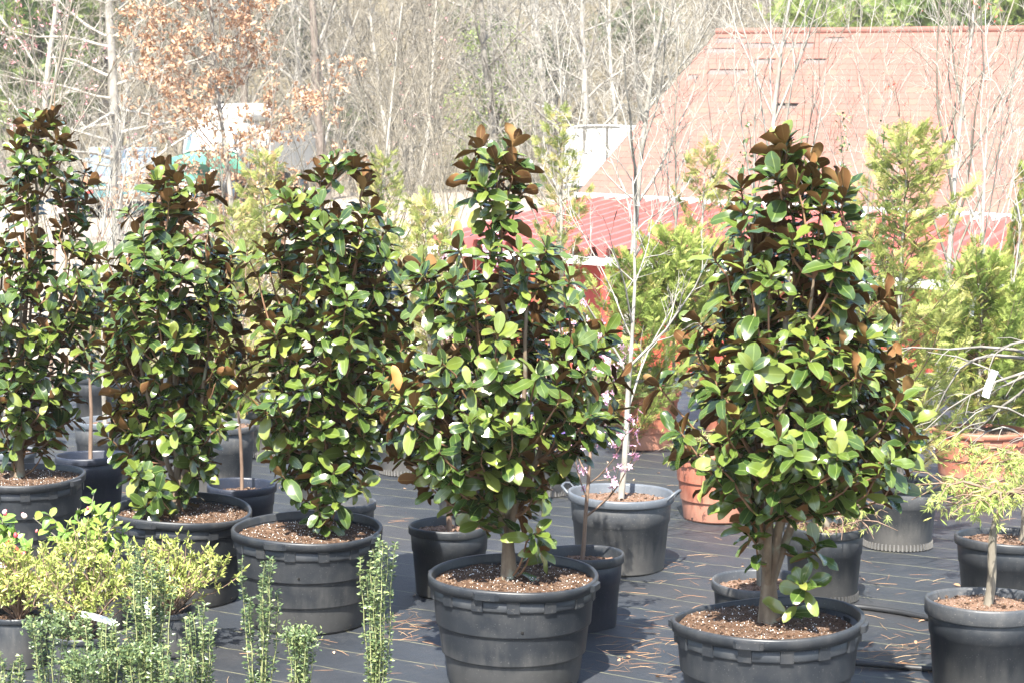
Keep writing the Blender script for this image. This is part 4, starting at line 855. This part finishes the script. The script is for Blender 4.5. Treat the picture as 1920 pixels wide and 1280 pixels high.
# ------------------------------------------------------------------ hoses and litter
def hose(label, pts, r):
    P = np.array([list(gnd(x, y)) for x, y in pts]); T = np.linspace(0, len(P) - 1, 40); Q = np.stack([np.interp(T, range(len(P)), P[:, k]) for k in range(3)], -1); 
    for _ in range(3): Q[1:-1] = .25 * Q[:-2] + .5 * Q[1:-1] + .25 * Q[2:]
    Q[:, 2] = FZ + r - .002; b = MB(); b.tubes([(Q, np.full(40, r))], 10); tag(b.build('hose', M['rubber']), label, 'hose', 'black hoses on the fabric')
hose('black irrigation hose curving from behind the widest magnolia tub', [(1560, 1142), (1620, 1146), (1680, 1154), (1740, 1166), (1800, 1182), (1990, 1225)], .016)
hose('straighter black hose lying past the pine straw', [(1480, 1240), (1590, 1250), (1680, 1258), (1760, 1264), (1860, 1268), (1990, 1262)], .015)
rg = np.random.default_rng(77); b = MB(); n = 0; P = []; D_ = []; S_ = []
clus = [(1700, 1220, 70, .22), (1640, 1245, 40, .2), (1220, 1190, 60, .25), (1180, 1225, 30, .15), (790, 1180, 35, .12), (740, 1170, 20, .1), (1240, 1245, 40, .2), (1680, 1100, 16, .25), (1370, 1080, 20, .3), (1300, 1100, 20, .4), (600, 1230, 30, .4), (740, 960, 12, .5), (1200, 1130, 16, .3)]
for x, y, k, sd in clus:
    g = gnd(x, y); P.append(np.stack([rg.normal(g.x, sd, k), rg.normal(g.y, sd * 1.3, k), np.full(k, FZ + .004)], -1))
k = 420; P.append(np.stack([rg.uniform(-4, 4, k), rg.uniform(7.5, 19, k), np.full(k, FZ + .004)], -1)); P = np.concatenate(P); n = len(P)
tp = MB(); tp.tubes([(np.array([[0, 0, 0], [.45, .04, .01], [1, 0, 0]]), np.array([.006, .008, .003]))], 3); a = rg.uniform(0, 6.28, n)
b.place(tp.freeze(), P, frames(np.stack([np.cos(a), np.sin(a) * .8, rg.normal(0, .03, n)], -1), np.array([[0, 0, 1.0]]) + np.zeros((n, 3))), rg.uniform(.04, .17, n)); so = b.build('pine_straw', M['straw'], None, False, 'stuff'); tag(so, 'loose rusty pine straw needles scattered over the black fabric', 'pine straw')
k = 130; b = MB(); P = np.stack([rg.uniform(-3.5, 3.5, k), rg.uniform(7.5, 17, k), np.full(k, FZ + .006)], -1); b.place(OVAL, P, frames(rg.normal(size=(k, 3)) * [1, 1, .1], rdir(k) * .4 + [0, 0, 1]), rg.uniform(.02, .05, k)); so = b.build('fallen_leaves', M['oak_leaf'], None, True, 'stuff'); tag(so, 'small dry fallen leaves scattered on the black fabric', 'leaves')

# ------------------------------------------------------------------ the red barn
barn = thing('red_barn', 'long red barn with clay-red shingle roof and lower corrugated red porch roof', 'building', (0, 0, 0))
def bil(TL, TR, BL, BR, u, v): return (np.array(TL) * (1 - u) + np.array(TR) * u) * (1 - v) + (np.array(BL) * (1 - u) + np.array(BR) * u) * v
r_TL, r_TR, r_BL, r_BR = at(1345, 62, 44.6), at(2330, 54, 36.2), at(1085, 360, 41.0), at(2090, 410, 32.2)
nrm = np.array((Vector(r_TR) - Vector(r_TL)).cross(Vector(r_BL) - Vector(r_TL)).normalized()); nrm = nrm if nrm[2] > 0 else -nrm
b = MB(); Q = [bil(r_TL, r_TR, r_BL, r_BR, u, v) for u, v in ((0, 1), (1, 1), (1, 0), (0, 0))]; b.hexa([q - nrm * .12 for q in Q] + [q - nrm * .012 for q in Q]); roof = b.build('roof', M['felt'], barn, False)
# back slope and ridge cap
fwd = np.array([-(r_BL - r_TL).x, -(r_BL - r_TL).y, 0.0]); TLb, TRb = np.array(r_TL) + fwd + [0, 0, r_BL.z - r_TL.z], np.array(r_TR) + fwd + [0, 0, r_BR.z - r_TR.z]
b = MB(); b.add([np.array(r_TL), np.array(r_TR), TRb, TLb], [[0, 1, 2, 3]]); b.build('roof_back_slope', M['shingle'], barn, False)
NR, NC = 29, 46; quads = []; rg = np.random.default_rng(99)
gaps = {(1, 0), (1, 1), (1, 2), (1, 11), (1, 12), (2, 4), (2, 5), (2, 6), (2, 7), (2, 8), (2, 9), (2, 10), (3, 0), (3, 1), (3, 2), (5, 6), (5, 7), (5, 11), (5, 12), (7, 2), (7, 3), (7, 4), (7, 5), (8, 1), (13, 12), (13, 13), (2, 37), (2, 38)}
for i in range(NR):
    off = .5 * (i % 2) / NC + rg.normal(0, .002); rowt = rg.uniform(0, .55)
    for j in range(-1, NC):
        if (i, j) in gaps: continue
        u0, u1 = max(0, j / NC + off), min(1, (j + 1) / NC + off)
        if u1 - u0 < .004: continue
        quads.append((i, u0 + .0002, u1 - .0002, i / NR, (i + 1.06) / NR, (rowt + rg.uniform(0, .45)) % 1))
def shingle_geo(q):
    i, u0, u1, v0, v1, t = q; lo = .005; A = [bil(r_TL, r_TR, r_BL, r_BR, u, v) for u, v in ((u0, v1), (u1, v1), (u1, v0), (u0, v0))]
    return [A[0] + nrm * .003, A[1] + nrm * .003, A[2] - nrm * .006, A[3] - nrm * .006, A[0] + nrm * (.004 + lo), A[1] + nrm * (.004 + lo), A[2] + nrm * .004, A[3] + nrm * .004], t
vis = [k for k, q in enumerate(quads) if bil(r_TL, r_TR, r_BL, r_BR, (q[1] + q[2]) / 2, q[3])[0] < .28 * bil(r_TL, r_TR, r_BL, r_BR, (q[1] + q[2]) / 2, q[3])[1]]
vis.sort(key=lambda k: -(quads[k][1] * .6 + quads[k][3])); top300 = set(vis[:298]); rest = MB()
for k, q in enumerate(quads):
    G_, t = shingle_geo(q)
    if k in top300:
        b = MB(); c = np.mean(G_, 0); b.hexa([g - c for g in G_], 0, 0.0); o = b.build('shingle', M['shingle'], roof, False); o.location = c
    else: rest.hexa(G_, 0, t)
rest.build('shingles', M['shingle'], roof, False, 'stuff')
b = MB(); P0, P1 = np.array(r_TL), np.array(r_TR); b.tubes([(np.linspace(P0, P1, 8) + [0, 0, .02], np.full(8, .09))], 6); b.build('ridge_cap', M['shingle'], barn)
# gutter and fascia
def beam(name, P0, P1, w_, h_, mat, dz=0, par=barn):
    P0 = np.array(P0); P1 = np.array(P1); d = P1 - P0; d[2] = 0; s_ = unit(np.cross(d, [0, 0, 1.0])) * w_ / 2; u_ = np.array([0, 0, h_ / 2]); z = np.array([0, 0, dz]); b = MB()
    b.hexa([P0 - s_ - u_ + z, P1 - s_ - u_ + z, P1 + s_ - u_ + z, P0 + s_ - u_ + z, P0 - s_ + u_ + z, P1 - s_ + u_ + z, P1 + s_ + u_ + z, P0 + s_ + u_ + z]); return b.build(name, mat, par, False)
front = unit(np.array([(r_BL - r_TL).x, (r_BL - r_TL).y, 0.0]))
beam('gutter', np.array(r_BL) + front * .08, np.array(r_BR) + front * .08, .13, .13, M['white'], -.075)
beam('fascia', np.array(r_BL) - front * .06, np.array(r_BR) - front * .06, .05, .20, M['redmetal'], -.225)
# main wall under the eave, vents in it
wl, wr_ = np.array(r_BL) - front * .35, np.array(r_BR) - front * .35; back = -front * (2 * np.linalg.norm(fwd[:2]) - .7); GZ = -1.75
b = MB(); A, C_ = wl.copy(), wr_.copy(); A[2] = C_[2] = GZ; A2, C2 = A + back, C_ + back; tz = np.array([0, 0, 1.0])
b.hexa([A, C_, C2, A2, wl + tz * -.15, wr_ + tz * -.15, np.array([C2[0], C2[1], wr_[2] - .15]), np.array([A2[0], A2[1], wl[2] - .15])]); b.build('main_wall', M['redpaint'], barn, False)
b = MB(); mid_ = .5 * (np.array(r_TL) + TLb) * 0 + np.array(r_TL); b.add([wl + tz * -.15, np.array([A2[0], A2[1], wl[2] - .15]), np.array([(wl[0] + A2[0]) / 2, (wl[1] + A2[1]) / 2, r_TL.z - .35])], [[0, 1, 2]]); b.build('gable', M['redpaint'], barn, False)
for u in np.linspace(.02, .95, 13):
    q0 = wl * (1 - u) + wr_ * u; q1 = wl * (1 - u - .045) + wr_ * (u + .045); 
    b = MB(); o_ = front * .012; b.hexa([q0 + front * .004 + tz * -.62, q1 + front * .004 + tz * -.62, q1 - front * .02 + tz * -.62, q0 - front * .02 + tz * -.62, q0 + front * .004 + tz * -.34, q1 + front * .004 + tz * -.34, q1 - front * .02 + tz * -.34, q0 - front * .02 + tz * -.34]); b.build('vent', M['dark'], barn, False)  # solid panel: the shade inside the opening is put into its dark colour
# corrugated porch roof, panel by panel
p_TL, p_TR, p_BL, p_BR = at(1092, 381, 40.7), at(2100, 436, 31.6), at(800, 458, 37.0), at(1960, 536, 28.4)
porch_n = unit(np.cross(np.array(p_TR - p_TL), np.array(p_BL - p_TL))); porch_n = porch_n if porch_n[2] > 0 else -porch_n; NP = 16; porch = MB()
for v in (0,):
    Q = [bil(p_TL, p_TR, p_BL, p_BR, u, v) for u, v in ((0, 1), (1, 1), (1, 0), (0, 0))]; porch.hexa([q - porch_n * .10 for q in Q] + [q - porch_n * .03 for q in Q])
proof = porch.build('porch_roof', M['lumber'], barn, False)
for k in range(NP):
    u0, u1 = k / NP, (k + 1.015) / NP; nn = 2 * 6; V = []
    for i in range(nn + 1):
        f = i / nn; u = u0 + (u1 - u0) * f; ph = (i % 6); h_ = (.0, .0, .17, .18, .18, .0)[ph]
        for v in (0, .5, 1.02): V.append(bil(p_TL, p_TR, p_BL, p_BR, u, v) + porch_n * (h_ + (.002 if k % 2 else 0)))
    F = [[i * 3 + j, i * 3 + j + 1, i * 3 + j + 4, i * 3 + j + 3] for i in range(nn) for j in range(2)]; b = MB(); b.add(V, F); b.build('metal_panel', M['redmetal'], proof, False)
beam('porch_fascia', np.array(p_BL) + front * .03, np.array(p_BR) + front * .03, .05, .15, M['white'], -.10)
for u in np.linspace(.08, .98, 8):
    q = bil(p_TL, p_TR, p_BL, p_BR, u, .97); b = MB(); b.box((q[0], q[1], (q[2] - .19 + GZ) / 2), (.16, .16, q[2] - .19 - GZ)); b.build('porch_post', M['redpaint'], barn, False)
# lapped siding of the porch wall, board by board
s0, s1 = bil(p_TL, p_TR, p_BL, p_BR, .03, .86), bil(p_TL, p_TR, p_BL, p_BR, .99, .86); wall = MB(); a0, a1 = s0.copy(), s1.copy(); a0[2] = a1[2] = GZ; t0_, t1_ = s0 - tz * .16, s1 - tz * .16
wall.hexa([a0, a1, a1 - front * .12, a0 - front * .12, t0_, t1_, t1_ - front * .12, t0_ - front * .12]); pw = wall.build('porch_wall', M['redpaint'], barn, False)
nb_ = 11
for k in range(nb_):
    f0, f1 = k / nb_, (k + 1) / nb_ + .01; e0, e1 = a0 * (1 - f0) + t0_ * f0, a1 * (1 - f0) + t1_ * f0; g0, g1 = a0 * (1 - f1) + t0_ * f1, a1 * (1 - f1) + t1_ * f1; b = MB()
    b.hexa([e0 + front * .045, e1 + front * .045, e1 + front * .003, e0 + front * .003, g0 + front * .015, g1 + front * .015, g1 + front * .003, g0 + front * .003]); b.build('siding_board', M['redpaint'], pw, False)

# ------------------------------------------------------------------ vehicles far off
def wheel(par, loc, r, w_):
    t = MB(); t.lathe([(r * .55, -w_ / 2), (r * .92, -w_ / 2), (r, -w_ * .3), (r, w_ * .3), (r * .92, w_ / 2), (r * .55, w_ / 2)], 24); o = t.build('wheel', M['rubber'], par); o.location = loc; o.rotation_euler = (0, math.pi / 2, 0)
    h = MB(); h.lathe([(.01, w_ * .2), (r * .3, w_ * .25), (r * .56, w_ * .42), (r * .56, -w_ * .42), (.01, -w_ * .2)], 16); h.build('rim', M['bluesteel'], o)
g = at(235, 400, 55); gzv = float(gz(g.x, 55)); tr_ = thing('flatbed_truck', 'flatbed truck with lumber load, rusty stakes and teal tail beam', 'truck', (g.x, 55, gzv), R(12))
def part(par, name, mat, *boxes):
    b = MB()
    for c, s_ in boxes: b.box(c, s_)
    return b.build(name, mat, par, False)
part(tr_, 'deck', M['teal'], ((0, 2.6, .92), (2.5, 5.6, .14))); part(tr_, 'tail_beam', M['teal'], ((0, -.28, .72), (2.4, .14, .22)))
part(tr_, 'chassis', M['dark'], ((-.5, 2.8, .72), (.12, 5.8, .2)), ((.5, 2.8, .72), (.12, 5.8, .2)))
for i in range(5): part(tr_, 'plank', M['lumber'], ((-.95 + .47 * i, 2.4, 1.08 + .02 * (i % 2)), (.43, 4.9, .13)))
for x in (-1.12, 1.12, 0.35): part(tr_, 'stake', M['rust'], ((x, -.12, 1.22), (.12, .10, .8)))
part(tr_, 'headboard', M['bluesteel'], ((0, 5.3, 1.45), (2.4, .12, .6))); cab = part(tr_, 'cab', M['bluesteel'], ((0, 6.4, 1.45), (2.1, 1.7, 1.3))); part(cab, 'rear_window', M['glass'], ((0, 5.54, 1.85), (1.5, .02, .35)))
for x in (-.95, .95):
    for y in (.7, 1.75, 6.5): wheel(tr_, (x, y, .48), .48, .42)
for x in (-1.0, 1.0): part(tr_, 'tail_light', M['tagred'], ((x, -.36, .78), (.18, .03, .1)))
part(tr_, 'marker_stick', M['yellow'], ((-.7, -.1, 1.85), (.06, .05, .4)))

g = at(395, 400, 62); gzv = float(gz(g.x, 62)); t2 = thing('dump_truck', 'white and green truck with rounded bonnet parked before the woods', 'truck', (g.x, 62, gzv), R(-18))
def loft(par, name, mat, secs):                              # rounded body from superellipse sections along y: (y, z0, z1, halfwidth)
    b = MB(); n = 20; V = []
    for (y, z0, z1, hw) in secs:
        for k in range(n):
            a = 2 * math.pi * k / n; c, s_ = math.cos(a), math.sin(a); V.append([hw * math.copysign(abs(c) ** .45, c), y, (z0 + z1) / 2 + (z1 - z0) / 2 * math.copysign(abs(s_) ** .45, s_)])
    F = [[i * n + k, i * n + (k + 1) % n, (i + 1) * n + (k + 1) % n, (i + 1) * n + k] for i in range(len(secs) - 1) for k in range(n)]; b.add(V, F); b.more([list(range(n))], 0, len(V)); b.more([list(range(len(V) - n, len(V)))[::-1]], 0, len(V)); return b.build(name, mat, par)
loft(t2, 'bonnet', M['greenpaint'], [(-1.45, .75, 1.30, .75), (-1.3, .68, 1.52, .98), (-.6, .62, 1.62, 1.05), (.1, .6, 1.68, 1.1)])
cab = loft(t2, 'cab', M['dullwhite'], [(.05, .7, 1.75, 1.08), (.3, .7, 2.45, 1.12), (.6, .7, 2.72, 1.15), (1.9, .7, 2.75, 1.15)])
b = MB(); b.hexa([[-.95, .06, 1.74], [.95, .06, 1.74], [.95, .16, 1.74], [-.95, .16, 1.74], [-.9, .27, 2.32], [.9, .27, 2.32], [.9, .4, 2.32], [-.9, .4, 2.32]]); b.build('windscreen', M['glass'], cab, False)
loft(t2, 'roof_fairing', M['dullwhite'], [(.9, 2.70, 2.80, .95), (1.3, 2.70, 3.15, 1.05), (2.4, 2.70, 3.35, 1.1)]); part(t2, 'dump_body', M['dullwhite'], ((0, 4.2, 1.75), (2.4, 4.2, 1.35))); part(t2, 'chassis', M['dark'], ((0, 3.0, .75), (1.0, 6.4, .25)))
part(t2, 'bumper', M['dullwhite'], ((0, -1.55, .62), (2.2, .14, .24)))
for x in (-.82, .82):
    h = MB(); h.lathe([(.0, .05), (.10, .04), (.12, 0)], 14); o = h.build('headlight', M['tagwhite'], t2); o.location = (x, -1.40, 1.0); o.rotation_euler = (math.pi / 2, 0, 0)
for x in (-.98, .98):
    for y in (-.6, 3.6, 4.8): wheel(t2, (x, y, .5), .5, .34)
g = at(1118, 300, 58); gzv = float(gz(g.x, 58)); t3 = thing('box_trailer', 'white box trailer showing past the barn roof edge', 'trailer', (g.x, 58, gzv), R(-30))
loft(t3, 'box', M['dullwhite'], [(-.02, .7, 2.62, 1.2), (0.05, .68, 2.66, 1.24), (6.0, .68, 2.66, 1.24)])
for k in range(9): part(t3, 'side_rib', M['dullwhite'], ((-1.255, .3 + .68 * k, 1.65), (.03, .07, 1.8)))
for k in range(3): part(t3, 'rear_panel', M['dullwhite'], ((-.8 + .8 * k, -.045, 1.65), (.72, .03, 1.75)))
for x in (-1.0, 1.0):
    for y in (4.2, 5.2): wheel(t3, (x, y, .40), .40, .28)
part(t3, 'frame', M['dark'], ((0, 3, .62), (.9, 6, .14)))

# ------------------------------------------------------------------ trees between nursery and woods
g = at(222, 400, 46); root = thing('cypress_tree', 'bare grey tree with level side branches before the flatbed truck', 'tree', (g.x, 46, float(gz(g.x, 46))))
out = skel(71, (-.02, 0, 1), 11, .16, [dict(n=12, wig=.03, up=.04, kids=44, t0=.08, tip=.25), dict(n=7, wig=.10, up=.015, kids=9, ang=1.35, len=.33, rr=.36, fall=.35, t0=.15), dict(n=4, wig=.16, up=.03, kids=4, ang=.8, len=.36, rr=.5, rmin=.006, t0=.2), dict(n=3, wig=.2, up=.03, ang=.7, len=.5, rr=.6, rmin=.004)]); tree_parts(root, out, M['wood_grey'], M['wood_pale'])
base = at(455, 500, 27); base.z = float(gz(base.x, 27)); root = thing('oak_tree', 'young oak holding clusters of dry brown leaves', 'tree', base)
out = skel(72, (.03, 0, 1), 6.6, .065, [dict(n=10, wig=.05, up=.03, kids=30, t0=.22, tip=.2), dict(n=6, wig=.12, up=.06, kids=9, ang=.95, len=.36, rr=.4, fall=.45, t0=.2), dict(n=4, wig=.2, up=.03, kids=3, ang=.8, len=.4, rr=.55, rmin=.004), dict(n=3, wig=.2, up=.02, ang=.8, len=.5, rr=.6, rmin=.003)]); tree_parts(root, out, M['wood_grey'], M['wood_brown'])
rg = np.random.default_rng(73); tp_ = np.array([p[-1] for lv in out[2:] for p, _ in lv]); tp_ = tp_[rg.random(len(tp_)) < .6]; pos = np.repeat(tp_, 8, 0) + rg.normal(0, .06, (len(tp_) * 8, 3)); b = MB(); b.place(leaf_tp([0, .3, .6, .85, 1], [.04, .22, .18, .28, .02], .7, .5, .5, .01, False, .6), pos, frames(rdir(len(pos)) + [0, 0, -.4], rdir(len(pos))), rg.uniform(.06, .12, len(pos))); b.build('dry_leaves', M['oak_leaf'], root, True, 'stuff')

# ------------------------------------------------------------------ the woods
WP = lambda k1, a1, l1: [dict(n=10, wig=.05, up=.05, kids=k1, t0=.10, tip=.2), dict(n=6, wig=.12, up=.09, kids=9, ang=a1, len=l1, rr=.42, fall=.5, t0=.15), dict(n=4, wig=.18, up=.07, kids=5, ang=.75, len=.40, rr=.5, rmin=.016, t0=.2), dict(n=3, wig=.2, up=.05, ang=.7, len=.5, rr=.6, rmin=.011)]
wv_ = []; kinds = [('wood_pale', 'wood_pale'), ('wood_grey', 'wood_tan'), ('wood_tan', 'wood_tan'), ('wood_dark', 'wood_grey'), ('wood_pale', 'wood_tan'), ('wood_grey', 'wood_grey'), ('wood_tan', 'wood_pale')]
wlab = ['bare white-barked tree in the woods behind the nursery', 'bare grey tree with tan twigs in the woods', 'bare tan-barked tree in the woods', 'bare dark-trunked tree in the woods', 'bare pale-trunked tree with tan twigs in the woods', 'bare grey-barked tree with grey twigs in the woods', 'bare tan tree with whitish twigs in the woods']
spots = []; rg = np.random.default_rng(5)
rows = [(66, 10), (72, 12), (79, 13), (86, 14), (94, 14), (103, 14), (114, 14), (126, 14)]
for Y, k in rows:
    w_ = Y * .30
    for j in range(k):
        x = -w_ + 2 * w_ * (j + rg.uniform(.1, .9)) / k
        if Y < 75 and x > 6: continue
        spots.append((x, Y + rg.uniform(-3, 3)))
for i, (x, y) in enumerate(spots):
    q = i % 7; z = float(gz(x, y)) - .1
    if i < 7:
        root = thing('woodland_tree', wlab[q], 'tree', (x, y, z), 0, 'bare trees of the woods'); out = skel(1000 + q, (rg.normal(0, .08), rg.normal(0, .05), 1), [13, 11, 12, 14, 10, 12, 9][q], [.15, .12, .12, .20, .10, .15, .09][q], WP([20, 24, 22, 18, 26, 20, 26][q], [.8, .7, .9, .75, .6, 1.0, .7][q], [.42, .45, .4, .42, .5, .4, .5][q])); tree_parts(root, out, M[kinds[q][0]], M[kinds[q][1]], (6, 4, 3, 3)); wv_.append(root)
    else: copy_tree(wv_[q], (x, y, z), rg.uniform(0, 6.28), rg.uniform(.75, 1.25))
# undergrowth of bare stems along the wood's edge and up the slope
rg = np.random.default_rng(6); tl = []; n = 3600
for i in range(n):
    y = 64 + 66 * rg.random() ** 1.4; x = rg.uniform(-.31, .31) * y
    if y < 70 and x > 3: continue
    z = float(gz(x, y)); h = rg.uniform(1.2, 5.0) * (1 if rg.random() < .5 else .6); d = unit(np.array([rg.normal(0, .22), rg.normal(0, .2), 1])); P = [np.array([x, y, z])]
    for k in range(4): d = unit(d + rg.normal(0, .10, 3)); P.append(P[-1] + d * h / 4)
    P = np.array(P); r0 = rg.uniform(.010, .026); tl.append((P, np.linspace(r0, .006, 5)))
    for k in range(5):
        j = rg.integers(1, 5); e = P[j] + np.array([rg.normal(0, .5), rg.normal(0, .4), rg.uniform(.1, .9)]) * h * .22; tl.append((np.array([P[j], (P[j] + e) / 2 + rg.normal(0, .05, 3), e]), np.array([.010, .008, .005])))
b = MB(); b.tubes(tl[::2], 3); o = b.build('undergrowth', M['wood_tan'], None, True, 'stuff'); tag(o, 'tangle of bare tan brush along the edge of the woods', 'brush')
b = MB(); b.tubes(tl[1::2], 3); o = b.build('brushwood', M['wood_pale'], None, True, 'stuff'); tag(o, 'mass of pale thin stems filling the wooded slope', 'brush')
# evergreen and fresh green trees at the wood's edge
def leafy(name, label, x, Y, zc, rx, rz_2, n, size, mat, seed, group=None, trunk=.1, holes=.5):
    gz_ = float(gz(x, Y)); root = thing(name, label, 'tree', (x, Y, gz_), 0, group); rg = np.random.default_rng(seed); h = zc - gz_; T = np.linspace(0, 1, 7)
    b = MB(); b.tubes([(np.stack([.1 * np.sin(T * 4), 0 * T, T * (h + rz_2 * .8)], -1), np.linspace(trunk, .02, 7))], 6); b.build('trunk', M['wood_dark'], root)
    nc = 42; cs = rdir(nc) * (rg.random(nc) ** .45)[:, None] * [rx, rx, rz_2] + [0, 0, h]; i = rg.integers(0, nc, n); pos = cs[i] + rg.normal(0, 1, (n, 3)) * [rx * .17, rx * .17, rz_2 * .10]
    tl = [(np.array([[0, 0, min(c[2], h) * .6], (c + [0, 0, c[2] * .7]) / 2 * [1, 1, 1], c]), np.array([.03, .02, .01])) for c in cs]; b = MB(); b.tubes(tl, 3); b.build('branches', M['wood_dark'], root)
    b = MB(); b.place(SMALL if size < .3 else SPRAY[0], pos, frames(rdir(n) + [0, 0, .2], rdir(n) + [0, -.4, .6]), size * rg.uniform(.6, 1.4, n), np.clip(rg.normal(.5, .1, n) + (i % 7) * .06 - .2, 0, .999)); b.build('foliage', mat, root, True, 'stuff')
c = at(925, 175, 70); leafy('green_tree', 'fresh light green tree leafing out in front of the woods', c.x, 76, c.z - .4, 1.9, 3.6, 4200, .14, M['spring_leaf'], 41)
c = at(70, 60, 72); leafy('pine_tree', 'yellow-green evergreen tree at the wood edge above the tall magnolia', c.x, 72, c.z, 2.6, 4.2, 3200, .45, M['cedar'], 42, 'evergreens at the wood edge', .16)
c = at(190, -10, 84); leafy('pine_tree', 'dull olive evergreen behind the level-branched bare tree', c.x, 84, c.z, 2.4, 3.0, 2000, .45, M['cedar'], 47, 'evergreens at the wood edge', .16)
for k, (px, py, Y, rx, rz2) in enumerate([(1560, 40, 62, 1.9, 1.1), (1680, 30, 66, 2.0, 1.3), (1800, 30, 63, 2.2, 1.3), (1905, 10, 60, 1.4, 2.2)]):
    c = at(px, py, Y); leafy('evergreen_bush', ['low olive evergreen bush above the barn ridge, beside bare trunks', 'rounded evergreen bush above the middle of the barn ridge', 'broad green evergreen bush above the barn ridge', 'dark upright evergreen above the end of the barn ridge'][k], c.x, Y, c.z, rx, rz2, 1900, .40, M['cedar'], 43 + k, 'evergreens above the barn', .12)

for k, (px, py, Y, rx, rz2) in enumerate([(120, 70, 96, 2.0, 2.6), (395, 130, 98, 1.6, 2.0), (560, 50, 104, 2.2, 1.8), (655, 240, 92, 1.3, 1.6), (1190, 55, 100, 2.2, 1.8), (330, 20, 108, 2.2, 1.8), (880, 40, 106, 2.0, 1.6), (1040, 120, 95, 1.5, 1.8)]):
    c = at(px, py, Y); leafy('woodland_evergreen', ['dark evergreen deep in the woods behind the level-branched tree', 'dark evergreen deep in the woods behind the dry-leaved oak', 'olive evergreen on the slope behind the leaning dark sapling', 'low dark evergreen at the foot of the wooded slope',
        'olive evergreen on the slope beside the barn roof hip', 'dark evergreen high on the slope behind the oak', 'dark evergreen on the slope above the fresh green tree', 'small dark evergreen on the slope beside the fresh green tree'][k], c.x, Y, c.z, rx, rz2, 900, .42, M['dark_cedar'], 140 + k, 'evergreens deep in the woods', .14)

# ------------------------------------------------------------------ thin volume added to pale the distance, standing in for overexposure
b = MB(); b.box((0, 75, 28.5), (340, 290, 63)); hz = b.build('added_haze', None, None, False, 'stuff'); hz.data.materials.clear()
m = bpy.data.materials.new('added_haze'); m.use_nodes = True; nt = m.node_tree; nt.nodes.remove(nt.nodes['Principled BSDF'])
pv = nt.nodes.new('ShaderNodeVolumePrincipled'); pv.inputs['Color'].default_value = (1.0, .975, .93, 1); pv.inputs['Density'].default_value = .0005
nt.links.new(pv.outputs[0], nt.nodes['Material Output'].inputs['Volume']); hz.data.materials.append(m)
tag(hz, 'faint pale veil added over nursery and woods to lighten the distance', 'added_haze')
